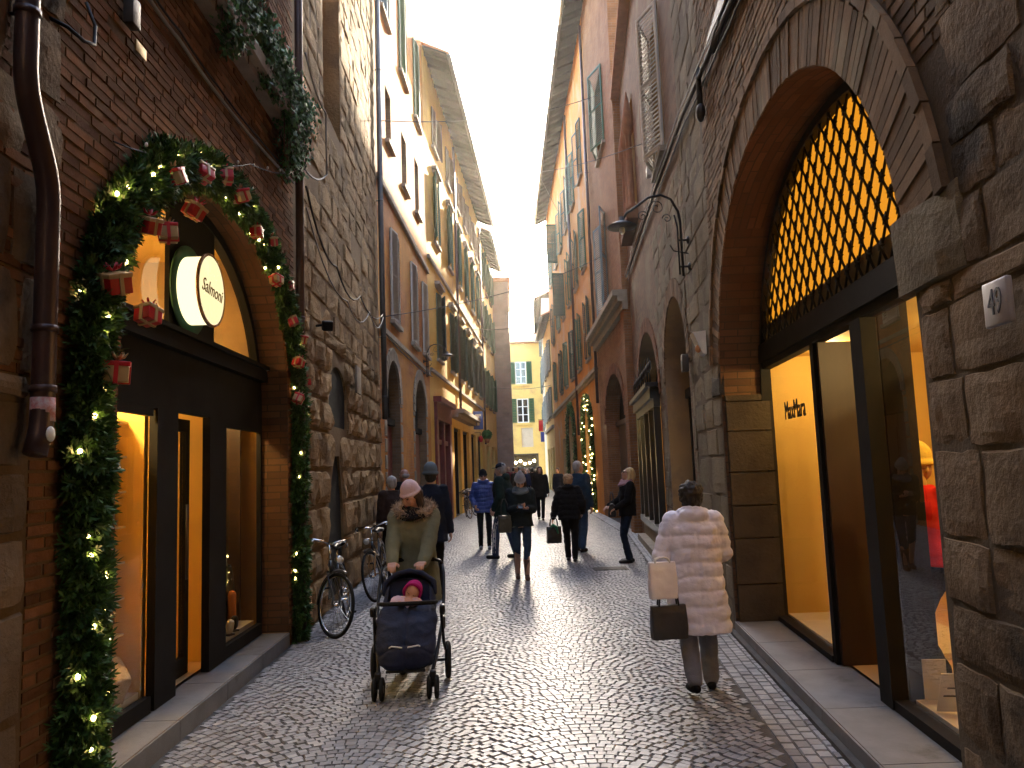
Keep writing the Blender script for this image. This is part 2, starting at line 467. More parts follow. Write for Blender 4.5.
def window(F, b, y0, y1, z0, z1, depth=.22, leaf=None, lm=None, open0=0, open1=0, sill=True, frame=None, hood=False, slats=None, lab=None, bars=1):
    """a window of building b: frame > pane, sill, shutters"""
    frame = frame or M['white']; mb = MB(); t = .06; d = -depth+.05
    for a in ((y0, y0+t, z0, z1), (y1-t, y1, z0, z1), (y0+t, y1-t, z0, z0+t), (y0+t, y1-t, z1-t, z1)): F.slab(mb, *a, d, d-.05)
    m = (y0+y1)/2; F.slab(mb, m-.035, m+.035, z0+t, z1-t, d+.003, d-.045)
    for i in range(1, bars+1):
        zz = z0+(z1-z0)*i/(bars+1); F.slab(mb, y0+t, m-.037, zz-.015, zz+.015, d-.004, d-.04); F.slab(mb, m+.037, y1-t, zz-.015, zz+.015, d-.004, d-.04)
    w = mb.build('window', frame, b)
    pb = MB(); F.slab(pb, y0+t*.5, y1-t*.5, z0+t*.5, z1-t*.5, d-.02, d-.03); pb.build('pane', M['pane'], w)
    if sill:
        sb = MB(); F.slab(sb, y0-.08, y1+.08, z0-.09, z0-.003, .10, -depth+.1); sb.build('sill', M['sill'], w)
    if hood:
        sb = MB(); F.slab(sb, y0-.12, y1+.12, z1+.25, z1+.36, .17, -.02); F.slab(sb, y0-.06, y1+.06, z1+.16, z1+.248, .09, -.02); sb.build('hood', M['sill'], w)
    if leaf:
        wd = (y1-y0)/2
        for (yy, sgn, op) in ((y0, 1, open0), (y1, -1, open1)):
            a = math.radians(op); dy = math.cos(a)*sgn; dx = math.sin(a)*F.o
            hg = F.P(yy, 0, .03)
            lb = MB(); louver(lb, (hg.x, hg.y), (dx, dy), wd-.01, z0+.01, z1-.01, slats); lb.build('shutter', M[leaf], w)
    return w

def vox(mb, size, name, mat, parent, sm=2, disp=None):
    o = mb.build(name+'_raw', mat, None)
    m = o.modifiers.new('r', 'REMESH'); m.mode = 'VOXEL'; m.voxel_size = size; m.use_smooth_shade = True
    if sm: s = o.modifiers.new('s', 'SMOOTH'); s.iterations = sm; s.factor = .5
    dg = bpy.context.evaluated_depsgraph_get(); me = bpy.data.meshes.new_from_object(o.evaluated_get(dg))
    old = o.data; bpy.data.objects.remove(o); bpy.data.meshes.remove(old)
    me.name = name; me.materials.clear(); me.materials.append(mat)
    if disp:
        ns = [v.normal.copy() for v in me.vertices]
        for v, n in zip(me.vertices, ns):
            d = disp(v.co, n)
            if d: v.co = v.co+n*d
    for p in me.polygons: p.use_smooth = True
    me.update()
    o = bpy.data.objects.new(name, me); COL.objects.link(o)
    if parent is not None: o.parent = parent
    return o

def wrinkle(amp, fx=6, fz=14, seed=0.):
    def f(c, n): return amp*(noise.noise(V((c.x*fx+seed, c.y*fx, c.z*fz)))+.5*noise.noise(V((c.x*fx*2.3, c.y*fx*2.3+seed, c.z*fz*2))))
    return f
def quilt(amp, period, w=.003, z0=0., zmax=9):
    wr = wrinkle(w, 12, 22)
    def f(c, n):
        return amp*(abs(math.sin(PI*(c.z-z0+.035*noise.noise(V((c.x*4, c.y*4, c.z*2))))/period))**.5-.6)*(1+.5*noise.noise(c*6))-.006*math.exp(-(c.x/.010)**2)+.005*noise.noise(V((c.x*42, c.y*42, c.z*10)))+wr(c, n)*1.8 if c.z < zmax else wr(c, n)
    return f

# ------------------------------------------------------------------ wall lines measured from the street
FL1 = Facade((-2.15, 0), (-2.36, 8.3), 1)
FL2 = Facade((-2.36, 8.3), (-2.64, 15.3), 1)
FL3 = Facade((-2.64, 15.3), (-2.5, 23.3), 1)
FL4 = Facade((-2.5, 23.3), (-1.57, 41.0), 1)
FL5 = Facade((-1.57, 41.0), (-1.10, 50), 1)
FR1 = Facade((1.48, 0), (2.80, 16), -1)
FR2 = Facade((3.0, 19.2), (3.0, 26.5), -1)
FR3 = Facade((3.0, 26.5), (2.65, 50), -1)
FR4 = Facade((2.65, 50), (2.55, 60), -1)
FR5 = Facade((2.55, 60), (3.0, 76), -1)

M['bt_orange'] = brickmat('orange_brick_and_plaster', (.44, .15, .035), (.31, .10, .028), (.34, .2, .11), plaster=(.52, .22, .042), pl_at=(.44, .56), pl_scale=.45)
M['bt_red'] = brickmat('worn_red_brick', (.31, .14, .055), (.22, .10, .04), (.25, .17, .12), plaster=(.33, .20, .10), pl_at=(.58, .66), pl_scale=.5)
M['bt_mixed'] = brickmat('patched_brick_wall', (.22, .13, .075), (.13, .08, .05), (.2, .155, .105), plaster=(.24, .19, .12), pl_at=(.54, .60), pl_scale=.8)
M['bt_brown'] = brickmat('brown_brick_wall', (.24, .15, .08), (.18, .11, .06), (.20, .15, .11))
M['bt_pink'] = brickmat('pink_stone_tower_wall', (.42, .29, .23), (.34, .24, .20), (.32, .26, .22), bw=.5, bh=.24, plaster=(.42, .27, .21), pl_at=(.5, .6), pl_scale=.3)
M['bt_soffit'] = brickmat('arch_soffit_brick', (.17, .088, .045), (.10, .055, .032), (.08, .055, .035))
M['pl_yellow'] = plastermat('sunny_yellow_plaster', (.72, .46, .11), (.62, .38, .085), (.52, .30, .09))
M['pl_yellow2'] = plastermat('deep_yellow_plaster', (.76, .53, .17), (.68, .46, .14), (.62, .38, .14))
M['pl_ochre'] = plastermat('ochre_plaster', (.50, .34, .16), (.40, .26, .12), (.30, .21, .13))
M['pl_orange'] = plastermat('orange_plaster', (.60, .26, .06), (.50, .20, .05), (.50, .32, .18))
M['pl_cream'] = plastermat('cream_plaster', (.62, .52, .38), (.52, .43, .31), (.5, .38, .25))
M['amber_wall'] = surf('amber_painted_interior', (.74, .50, .13), (.68, .44, .11), 1.5, .7, 0)
M['warm_floor'] = surf('warm_interior_floor', (.62, .42, .2), (.55, .36, .17), 2, .4, 0)
M['display_white'] = surf('cream_display_board', (.75, .66, .5), None, 3, .6, 0)

# ================================================================== ground
g = MB()
g.add([(-300, -300, -.03), (300, -300, -.03), (300, 400, -.03), (-300, 400, -.03)], [(0, 1, 2, 3)])
struct('ground', g, surf('earth_ground', (.12, .11, .10), (.09, .085, .08), .5, .95, .3, 5))
def XL(y):
    return (FL1.X(y) if y < 8.3 else FL2.X(y) if y < 15.3 else FL3.X(y) if y < 23.3 else FL4.X(y) if y < 41 else FL5.X(y) if y < 50 else -.05)
def XR(y):
    return FR1.X(y) if y < 19.2 else FR2.X(y) if y < 26.5 else FR3.X(y) if y < 50 else FR4.X(y) if y < 60 else FR5.X(y)
g = MB()
ys = [-12, 0, 8.3, 15.3, 19.19, 19.21, 23.3, 26.5, 41, 46, 49.99, 50.01, 60, 78]
vs = []
for y in ys: vs += [(XL(y)-.4, y, -.009), (XR(y)+.6, y, -.009)]
g.add(vs, [(2*i, 2*i+1, 2*i+3, 2*i+2) for i in range(len(ys)-1)])
struct('street_bed', g, M['grout'])
# far paving: fine block pattern sheet
YF = 30.
g = MB()
ys = [YF, 41, 46, 49.99, 50.01, 60, 77]; vs = []
for y in ys: vs += [(XL(y)-.05, y, -.004), (XR(y)+.05, y, -.004)]
g.add(vs, [(2*i, 2*i+1, 2*i+3, 2*i+2) for i in range(len(ys)-1)])
fm = brickmat('far_stone_paving', (.15, .155, .165), (.10, .10, .11), (.04, .04, .04), bw=.12, bh=.1, bump=.5, rough=.42)
struct('paving', g, fm, uv=True)
# cobbles in wavy arcs, straight rows along the right kerb
cb = MB(); rr = random.Random(3)
def cobble(cx, cy, a, b, rot, h):
    """one sett: half sizes a (across) b (along)"""
    c_, s_ = math.cos(rot), math.sin(rot); vs = []
    tx, ty = rr.uniform(-.011, .011), rr.uniform(-.011, .011)
    for k, (sc, z) in enumerate(((1., -.012), (.90, 0))):
        for (u, v) in ((-1, -1), (1, -1), (1, 1), (-1, 1)):
            u2 = u*a*sc*rr.uniform(.92, 1.06); v2 = v*b*sc*rr.uniform(.95, 1.04)
            vs.append((cx+u2*c_-v2*s_, cy+u2*s_+v2*c_, h+z+(u2*tx+v2*ty if k else 0)))
    f = []
    for i in range(4): f.append((i, (i+1) % 4, 4+(i+1) % 4, 4+i))
    f.append((4, 5, 6, 7)); cb.add(vs, f, False)
W_ = 1.45
def wave(x):
    t = ((x+.35) / W_) % 1.0
    return .42*math.sin(PI*t)   # arc segments
pitch = .062; y = 2.2; row = 0
while y < YF+.4:
    x = -2.8+rr.uniform(0, .08)
    while x < 3.2:
        w = rr.uniform(.050, .076); cx = x+w/2; sgn = wave(cx); yy = y+sgn+rr.uniform(-.008, .008)
        x += w+.002
        if yy > YF or yy < 2.2: continue
        lx, rx = XL(yy)+.02, XR(yy)-.36
        if cx-w/2 < lx or cx+w/2 > rx: continue
        dw = (wave(cx+.02)-wave(cx-.02))/.04
        ang = max(-.75, min(.75, math.atan(dw)))
        cobble(cx, yy, w/2*.99/max(.8, math.cos(ang)**.3), pitch*.49*math.cos(ang), ang, rr.uniform(-.002, .002))
    y += pitch; row += 1
for k in range(4):
    y = 2.2
    while y < YF:
        L = rr.uniform(.08, .12); cx = XR(y+L/2)-.055-.085*k
        if not (k == 0 and rr.random() < .0): cobble(cx, y+L/2, .039, L/2-.003, -.082 if y < 19 else 0, rr.uniform(-.003, .003))
        y += L+.004
struct('road', cb, M['cobble'])
# drain cover in the road on the right
dr = thing('drain_cover', 'flat dark metal drain cover set in the cobbles before the woman in sunglasses', 'drain cover', (1.5, 12.9, .002))
d = MB(); d.box(1.22, 1.78, 12.72, 13.08, -.01, .006); d.build('rim', M['blackmetal'], dr)
d = MB()
for i in range(9): d.box(1.25, 1.75, 12.745+i*.036, 12.745+i*.036+.02, .004, .011)
d.build('grating', M['pipe_grey'], dr)

# ================================================================== left brick shop building (L1)
H1 = arch(4.38, 8.02, .13, 2.45, 3.98, p=2.05)
L1 = thing('brick_shop_building', 'dark brown brick building at left with an arched shoe shop front under a fir garland', 'building', (-2.2, 4, 0))
planter_win = rect(6.55, 7.35, 5.5, 7.8); win_b = rect(4.55, 5.3, 5.5, 7.8)
wp = MB(); wall_panel(wp, FL1, -8, 8.3, -.3, 17, [H1, planter_win, win_b], .33, 0, 1)  # height above the view raised to darken the near street
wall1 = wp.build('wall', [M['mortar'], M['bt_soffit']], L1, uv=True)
bk = MB(); ring1 = arch(4.38-.33, 8.02+.33, .13, 2.45, 3.98+.33, p=2.05)
blocks(bk, FL1, 3.55, 8.27, 0, 9.0, (.058, .064), (.2, .27), gap=.008, bulge=.006, samp=(0, 1), jit=.004, holes=[ring1, planter_win, win_b], skip=.012)
blocks(bk, FL1, 1.6, 3.55, 2.2, 9.0, (.058, .064), (.2, .27), gap=.008, bulge=.006, samp=(0, 1), jit=.004, skip=.012)
voussoirs(bk, FL1, 4.38, 8.02, 2.45, 3.98, .33, .068, p=2.05, o1=.018)
for (a, b) in ((4.05, 4.37), (8.03, 8.28)): blocks(bk, FL1, a, b, .14, 2.45, (.058, .064), (.14, .26), gap=.010, bulge=.014, samp=(0, 1), jit=.006)
bk.build('brickwork', M['brick'], wall1)
st = MB(); blocks(st, FL1, 1.5, 3.55, 0, 2.2, (.28, .48), (.35, .7), gap=.012, bulge=.03, samp=(0, .06, .3, .6, .94, 1), rough=.02)
blocks(st, FL1, 3.1, 3.75, 2.2, 5.2, (.3, .5), (.3, .5), gap=.012, bulge=.03, samp=(0, .06, .3, .6, .94, 1), rough=.02)
st.build('stone_pier', M['ashlar_warm'], wall1)
body(FL1, -8, 8.3, 17).build('side_walls', M['pl_ochre'], L1)
def qstep(F, a, b, z, o0, o1, name, label):
    s_ = MB(); n = int((b-a)/1.1)+1
    for i in range(n):
        F.slab(s_, a+(b-a)*i/n+.004, a+(b-a)*(i+1)/n-.004, -.02, z, o0, o1)
    return s_
qstep(FL1, 4.38, 8.02, .125, .012, -.34, '', '').build('doorstep', M['stepstone'], L1)
# ledge with ivy, upper windows
mb = MB(); FL1.slab(mb, 4.3, 8.1, 5.34, 5.47, .20, .0); FL1.slab(mb, 4.3, 8.1, 5.28, 5.337, .12, .0); mb.build('ledge', M['sill'], L1)
window(FL1, L1, 6.55, 7.35, 5.5, 7.8, .33, sill=False, frame=M['louver_brown']); window(FL1, L1, 4.55, 5.3, 5.5, 7.8, .33, sill=False, frame=M['louver_brown'])

# --- the shop front set in the arch
GO = -.30
SF = M['darkmetal']
def archring(mb, F, y0, y1, zs, zt, w, o0, o1, p=2.05, n=28):
    c = (y0+y1)/2; a = (y1-y0)/2; b = zt-zs; prev = None
    for i in range(n+1):
        th = PI*i/n; c_, s_ = math.cos(th), math.sin(th)
        e = (math.copysign(abs(c_)**(2/p), c_), abs(s_)**(2/p))
        q = [(c+a*e[0], zs+b*e[1]), (c+(a-w)*e[0], zs+(b-w)*e[1])]
        if prev:
            P = F.P; A, B = prev; C_, D = q
            mb.add([P(*A, o0), P(*B, o0), P(*D, o0), P(*C_, o0), P(*A, o1), P(*B, o1), P(*D, o1), P(*C_, o1)],
                   [(0,3,2,1),(4,5,6,7),(0,1,5,4),(2,3,7,6),(1,2,6,5),(3,0,4,7)])
        prev = q
shop = MB(); S = lambda a, b, c, d, o0=GO+.03, o1=GO-.015: FL1.slab(shop, a, b, c, d, o0, o1)
S(4.38, 8.06, 2.68, 2.80, GO+.10); S(4.38, 8.06, 2.803, 2.84, GO+.13); S(4.38, 8.06, 2.22, 2.677)
S(4.38, 4.5, .17, 2.22); S(5.50, 5.86, .13, 2.22, GO+.045, GO-.015); S(6.52, 6.92, .13, 2.22, GO+.045, GO-.02); S(7.98, 8.06, .17, 2.22)
S(4.5, 5.46, .13, .24, GO+.04); S(6.92, 7.98, .13, .24, GO+.04); S(4.5, 5.46, 2.16, 2.219, GO+.032); S(6.92, 7.98, 2.16, 2.219, GO+.032)
S(5.72, 6.66, 2.843, 3.93, GO+.02)
archring(shop, FL1, 4.36, 8.04, 2.45, 3.99, .10, GO+.03, GO-.05)
sf1 = shop.build('shop_front', SF, L1)
door = MB()
for a, b, c, d in ((5.88, 5.96, .14, 2.2), (6.42, 6.50, .14, 2.2), (5.96, 6.42, .14, .28), (5.96, 6.42, 2.1, 2.2)): FL1.slab(door, a, b, c, d, GO-.12, GO-.17)
door = door.build('door', SF, L1)
h = MB(); h.tube([FL1.P(6.36, .9, GO-.08), FL1.P(6.36, 1.5, GO-.08)], .012); h.build('handle', M['pipe_grey'], door)
h = MB(); FL1.slab(h, 5.97, 6.41, .29, 2.09, GO-.14, GO-.146); h.build('pane', M['shopglass'], door)
for a, b, c, d in ((4.5, 5.46, .24, 2.16), (6.92, 7.98, .24, 2.16)):
    pm = MB(); pm.quad(FL1.P(a, c, GO), FL1.P(b, c, GO), FL1.P(b, d, GO), FL1.P(a, d, GO)); w = pm.build('shop_window', M['shopglass'], sf1)
for sgn in (0, 1):   # lunette panes either side of the middle panel
    pts = [p for p in arch(4.46, 7.94, 2.45, 2.45, 3.9, 40, 2.05)[2:] if p[1] > 2.85]
    side = [p for p in pts if (p[0] > 6.66 if sgn else p[0] < 5.72)]
    xs = 6.66 if sgn else 5.72
    ext = extent(arch(4.46, 7.94, 2.45, 2.45, 3.9, 40, 2.05), 2.85)
    poly = ([(xs, 2.85), (ext[1], 2.85)]+side+[(xs, 3.84)]) if sgn else ([(ext[0], 2.85), (xs, 2.85), (xs, 3.84)]+side)
    pm = MB(); pm.add([FL1.P(a, b, GO) for a, b in poly], [tuple(range(len(poly)))]); pm.build('lunette_pane', M['shopglass'], sf1)
# interior room
def room(F, b, y0, y1, z0, z1, o0, o1, wall, floor):
    mb = MB(); P = F.P
    A = [P(y0,z0,o0), P(y1,z0,o0), P(y1,z0,o1), P(y0,z0,o1)]; T = V((0, 0, z1-z0))
    mb.quad(A[1], A[2], A[2]+T, A[1]+T); mb.quad(A[2], A[3], A[3]+T, A[2]+T); mb.quad(A[3], A[0], A[0]+T, A[3]+T); mb.quad(A[0]+T, A[1]+T, A[2]+T, A[3]+T)
    r_ = mb.build('interior', wall, b); mb = MB(); mb.quad(*A); mb.build('interior_floor', floor, b); return r_
room(FL1, L1, 4.1, 8.35, .135, 4.1, -.36, -2.6, M['amber_wall'], M['warm_floor'])
mb = MB(); FL1.slab(mb, 4.4, 8.05, 2.70, 2.78, GO-.07, -2.55); mb.build('inner_ceiling', M['amber_wall'], L1)
mb = MB(); FL1.slab(mb, 5.50, 5.56, .14, 2.69, GO-.05, -1.0); mb.build('inner_panel', M['amber_wall'], L1); mb = MB(); FL1.slab(mb, 6.86, 6.92, .14, 2.69, GO-.1, -1.0); mb.build('inner_panel', M['amber_wall'], L1)
mb = MB(); FL1.slab(mb, 4.4, 5.49, .14, .26, GO-.06, -1.0); FL1.slab(mb, 6.93, 8.03, .14, .26, GO-.06, -1.0); mb.build('display_floor', M['display_white'], L1)
mb = MB(); FL1.slab(mb, 6.93, 8.0, .262, 2.4, -.98, -1.0); FL1.slab(mb, 8.03, 8.06, .262, 2.6, -.50, -.978); mb.build('dark_pane_backing', M['brownpanel'], L1)  # end slab added to darken the pane in place of its reflection
def area(name, loc, sx, sy, power, col=(1, .56, .2), rot=(0, 0, 0)):
    l = bpy.data.lights.new(name, 'AREA'); l.shape = 'RECTANGLE'; l.size = sx; l.size_y = sy; l.energy = power; l.color = col
    o = bpy.data.objects.new(name, l); COL.objects.link(o); o.location = loc; o.rotation_euler = rot; return o
def spot_lamp(name, label, F, y, z, off, power):
    t = thing(name, label, 'lamp', F.P(y, z, off))
    m_ = MB(); m_.tube([F.P(y, z, off), F.P(y, z-.07, off)], .035, 12); m_.build('housing', M['blackmetal'], t)
    m_ = MB(); m_.ell(F.P(y, z-.085, off), (.032, .032, .02)); m_.build('lamp_glass', LAMPM, t)
    l = bpy.data.lights.new(name, 'POINT'); l.energy = power; l.color = (1, .70, .28); l.shadow_soft_size = .06
    o = bpy.data.objects.new(name+'_light', l); COL.objects.link(o); o.location = F.P(y, z-.16, off); return t
LAMPM = emit('warm_shop_lamp', (1, .68, .28), 25)
# ================================================================== left rusticated stone house (L2)
L2 = thing('rusticated_stone_house', 'tall house of rough brown stone blocks behind the parked bicycle', 'building', (-2.5, 12, 0))
N1 = arch(10.15, 11.45, 2.35, 2.8, 3.2); N2 = [(9.85, .12), (11.15, .12), (11.05, 1.3), (10.82, 1.95), (10.5, 1.95), (10.0, 1.2)]
N3 = arch(10.0, 11.25, 6.7, 9.0, 9.7)
wp = MB(); wall_panel(wp, FL2, 8.3, 15.3, -.3, 17, [N1, N2, N3], .4, 0, 1); w2 = wp.build('wall', [M['mortar'], M['rustic']], L2)
st = MB(); samp = (0, .07, .25, .5, .75, .93, 1)
blocks(st, FL2, 8.42, 15.1, 0, 3.6, (.34, .5), (.4, .85), gap=.016, bulge=.06, samp=samp, jit=.012, holes=[N1, N2], rough=.055)
blocks(st, FL2, 8.42, 15.1, 3.6, 12.5, (.26, .42), (.35, .95), gap=.010, bulge=.016, samp=samp, jit=.008, holes=[N3], rough=.022, skip=.02)
st.build('rustic_blocks', M['rustic'], w2)
for Hh in (N1, N2, N3):
    mb = MB(); ys_ = [p[0] for p in Hh]; zs_ = [p[1] for p in Hh]
    FL2.slab(mb, min(ys_)-.05, max(ys_)+.05, min(zs_)-.05, max(zs_)+.05, -.39 if Hh is N3 else -.03, -.42); mb.build('shade_or_stone_fill', M['dark_inside'] if Hh is not N3 else M['ashlar_warm'], L2)  # near-black sheets stand for deep shade in the two lower openings
body(FL2, 8.3, 15.3, 17).build('side_walls', M['pl_ochre'], L2)

# ================================================================== left orange house (L3)
L3 = thing('orange_house', 'tall orange plaster and brick house with white louvred shutters and two arched doorways', 'building', (-2.6, 19, 0))
A1 = arch(16.0, 17.7, 0, 3.3, 4.15); A2 = arch(20.0, 22.2, 0, 3.2, 4.2)
ws = [(16.7, 17.75, 5.05, 7.15, 'louver_white'), (19.7, 20.8, 5.05, 7.2, 'louver_white'), (21.9, 23.0, 5.1, 7.2, 'louver_white'),
      (16.5, 17.2, 9.1, 10.4, None), (18.7, 19.5, 8.9, 10.3, None), (21.0, 21.8, 9.0, 10.6, None),
      (16.0, 17.0, 12.0, 14.4, 'louver_blue'), (18.6, 19.7, 11.9, 14.3, 'louver_green'), (21.2, 22.3, 11.9, 14.3, 'louver_green')]
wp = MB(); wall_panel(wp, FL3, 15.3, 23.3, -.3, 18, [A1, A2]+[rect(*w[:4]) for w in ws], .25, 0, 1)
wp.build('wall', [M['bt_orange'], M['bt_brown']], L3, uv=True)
for i, w in enumerate(ws): window(FL3, L3, *w[:4], leaf=w[4], lm=None, open0=8 if w[4] else 0, open1=5, frame=M['white'] if w[4] else M['louver_brown'])
for (a, b, zt) in ((16.0, 17.7, 4.15), (20.0, 22.2, 4.2)):
    mb = MB(); FL3.slab(mb, a, b, 2.75, 2.9, -.12, -.3); FL3.slab(mb, a+.02, b-.02, 2.9, zt, -.24, -.27); mb.build('lunette', M['dark_inside'], L3)
    mb = MB(); FL3.slab(mb, a+.05, (a+b)/2-.01, 0.02, 2.74, -.2, -.26); FL3.slab(mb, (a+b)/2+.01, b-.05, .02, 2.74, -.2, -.26)
    for q in (.5, 1.7):
        FL3.slab(mb, a+.15, (a+b)/2-.1, q-.3, q+.7, -.18, -.199); FL3.slab(mb, (a+b)/2+.1, b-.15, q-.3, q+.7, -.18, -.199)
    dd = mb.build('door', M['redwood'], L3)
    mb = MB(); voussoirs(mb, FL3, a, b, 3.25, zt, .28, .16, o1=.03, gap=.012)
    blocks(mb, FL3, a-.30, a-.01, 0, 3.25, (.3, .4), (.3, .31), gap=.012, bulge=.025, samp=(0, .1, .5, .9, 1), rough=.01); blocks(mb, FL3, b+.01, b+.30, 0, 3.25, (.3, .4), (.3, .31), gap=.012, bulge=.025, samp=(0, .1, .5, .9, 1), rough=.01)
    mb.build('door_surround', M['sill'], L3)
mb = MB(); FL3.slab(mb, 15.32, 23.28, 7.75, 7.88, .07, -.01); FL3.slab(mb, 15.32, 23.28, 4.6, 4.7, .05, -.01); mb.build('string_course', M['sill'], L3)
body(FL3, 15.3, 23.3, 18).build('side_walls', M['pl_ochre'], L3)

def eave(b, F, y0, y1, z, over, name='roof', tilem=None, th=.06, step=.7):
    """sloping roof edge with rafters below and tiles above, running along the facade"""
    rf = MB(); P = F.P
    rf.add([P(y0, z+.05, over), P(y1, z+.05, over), P(y1, z+1.6, -3.2), P(y0, z+1.6, -3.2), P(y0, z+.11, over), P(y1, z+.11, over), P(y1, z+1.66, -3.2), P(y0, z+1.66, -3.2)],
           [(0,3,2,1),(4,5,6,7),(0,1,5,4),(1,2,6,5),(2,3,7,6),(3,0,4,7)])
    o = rf.build(name, M['eavewood'], b)
    n = int((y1-y0)/step)
    for i in range(n):
        yy = y0+(i+.5)*(y1-y0)/n; ra = MB()
        ra.add([P(yy-.05, z-.06, over-.04), P(yy+.05, z-.06, over-.04), P(yy+.05, z+.30, -.1), P(yy-.05, z+.30, -.1),
                P(yy-.05, z+.048, over-.04), P(yy+.05, z+.048, over-.04), P(yy+.05, z+.42, -.1), P(yy-.05, z+.42, -.1)],
               [(0,3,2,1),(4,5,6,7),(0,1,5,4),(1,2,6,5),(2,3,7,6),(3,0,4,7)])
        ra.build('rafter', M['eavewood'], o)
    ti = MB(); n = int((y1-y0)/.24)
    for i in range(n):
        yy = y0+(i+.5)*(y1-y0)/n; ti.tube([P(yy, z+.13, over+.06), P(yy, z+.75, over-1.3)], .10, 8, flat=.7)
    ti.build('tiles', M['tile'], o)
    gt = MB(); gt.tube([P(y0, z+.02, over+.07), P(y1, z+.02, over+.07)], .07, 8); gt.build('gutter', M['pipe_grey'], o)
    return o

# ================================================================== left yellow house (L4)
L4 = thing('yellow_house', 'long sunlit yellow house with green shutters and a deep overhanging eave, oxblood shop front below', 'building', (-2, 32, 0))
ws = []; bays = [24.9, 28.2, 31.0, 33.6, 36.2, 38.8]
for i, yy in enumerate(bays):
    for (z0_, z1_) in ((5.35, 7.55), (9.3, 11.5), (12.6, 14.0)): ws.append((yy, yy+1.05, z0_, z1_))
gh = [rect(24.0, 27.4, 0, 3.9), rect(28.6, 30.6, 0, 3.3), rect(31.4, 33.6, 0, 3.3), rect(34.5, 36.5, 0, 3.3), rect(37.4, 39.6, 0, 3.3)]
wp = MB(); wall_panel(wp, FL4, 23.3, 41, -.3, 15.3, gh+[rect(*w) for w in ws], .25); wp.build('wall', M['pl_yellow'], L4)
for i, w in enumerate(ws): window(FL4, L4, *w, leaf=('louver_dgreen', 'louver_green', 'louver_brown')[(i*7) % 3 if i % 3 else 0], open0=(12, 165, 8)[i % 3], open1=(20, 8, 165)[i % 3], hood=w[2] < 12, slats=26)
rs = MB(); SR = lambda *a: FL4.slab(rs, *a)
for a, b in ((24.0, 24.4), (25.5, 25.75), (27.0, 27.4)): SR(a, b, .0, 3.3, .08, -.15)
SR(24.0, 27.4, 3.3, 3.85, .10, -.15); SR(23.9, 27.5, 3.85, 4.02, .25, -.15)
for a, b in ((24.4, 25.5), (25.75, 27.0)): SR(a, b, .0, .5, .0, -.1); SR(a, b, 2.55, 2.7, .0, -.1)
rs.build('shop_front', M['redwood'], L4)
mb = MB(); FL4.slab(mb, 24.0, 27.4, .5, 3.3, -.13, -.16)
for a, b in ((28.6, 30.6), (31.4, 33.6), (34.5, 36.5), (37.4, 39.6)): FL4.slab(mb, a, b, 0, 3.3, -.2, -.24)
mb.build('shop_glazing', M['pane'], L4)
mb = MB()
for a, b in ((28.6, 30.6), (31.4, 33.6), (34.5, 36.5), (37.4, 39.6)):
    for q in (a, (a+b)/2-.05, b-.1): FL4.slab(mb, q, q+.1, 0, 3.2, -.12, -.19)
    FL4.slab(mb, a, b, 3.2, 3.3, -.1, -.19)
mb.build('shop_frames', M['blackmetal'], L4)
mb = MB(); FL4.slab(mb, 27.7, 34, 3.75, 3.9, .5, -.0); FL4.slab(mb, 27.7, 34, 3.6, 3.747, .3, 0); FL4.slab(mb, 23.35, 40.95, 4.75, 4.85, .08, 0); FL4.slab(mb, 23.35, 40.95, 8.3, 8.42, .08, 0); mb.build('cornice', M['sill'], L4)
body(FL4, 23.3, 41, 15.3).build('side_walls', M['pl_ochre'], L4)
eave(L4, FL4, 23.4, 41.2, 14.9, .78)

# ================================================================== left far ochre house (L5), tower, end house
L5 = thing('far_ochre_house', 'narrow yellow house beyond the long one with a small terracotta eave', 'building', (-1.3, 45, 0))
ws = [(yy, yy+1.1, z0_, z0_+2.0) for yy in (42.0, 44.6, 47.2) for z0_ in (5.2, 8.9, 12.0)]
wp = MB(); wall_panel(wp, FL5, 41, 50, -.3, 14.6, [rect(*w) for w in ws]+[rect(42, 44, 0, 3), rect(45.5, 48, 0, 3)], .25); wp.build('wall', M['pl_yellow2'], L5)
for i, w in enumerate(ws): window(FL5, L5, *w, leaf='louver_green', open0=168, open1=20, slats=20)
mb = MB(); FL5.slab(mb, 42, 44, 0, 3, -.2, -.24); FL5.slab(mb, 45.5, 48, 0, 3, -.2, -.24); mb.build('shop_glazing', M['pane'], L5)
body(FL5, 41, 50, 14.6).build('side_walls', M['pl_ochre'], L5); eave(L5, FL5, 41.3, 50, 14.6, .6)
TW = thing('pink_stone_tower', 'pinkish worn stone tower house projecting at the far left end of the street', 'building', (-.6, 55, 0))
mb = MB(); mb.box(-6, -.05, 50.05, 60, -.3, 14); mb.build('wall', M['bt_pink'], TW, uv=True)
mb = MB(); mb.box(-6.2, .1, 49.9, 60.2, 14.003, 14.3); mb.build('roof', M['tile'], TW)
EB = thing('yellow_end_house', 'yellow house closing the far end of the street with green shuttered white windows', 'building', (2, 77, 0))
E0 = 76.
class EndF:   # facade facing the camera
    def X(s, x): return x
    def P(s, x, z, off=0.): return V((x, E0-off, z))
    o = 1; slab = Facade.slab
EF = EndF()
ws = [(.35, 1.45, 9.95, 12.2), (.4, 1.55, 6.1, 8.5), (1.9, 2.9, 9.95, 12.2)][:2]
wtop = (.3, 1.4, 14.2, 16.2)
wp = MB(); wall_panel(wp, EF, -3, 7, -.3, 14, [rect(*w) for w in ws]+[rect(-.3, 2.2, 0, 2.9), rect(.75, 1.9, 3.7, 5.6)], .25); wp.build('wall', M['pl_yellow2'], EB)
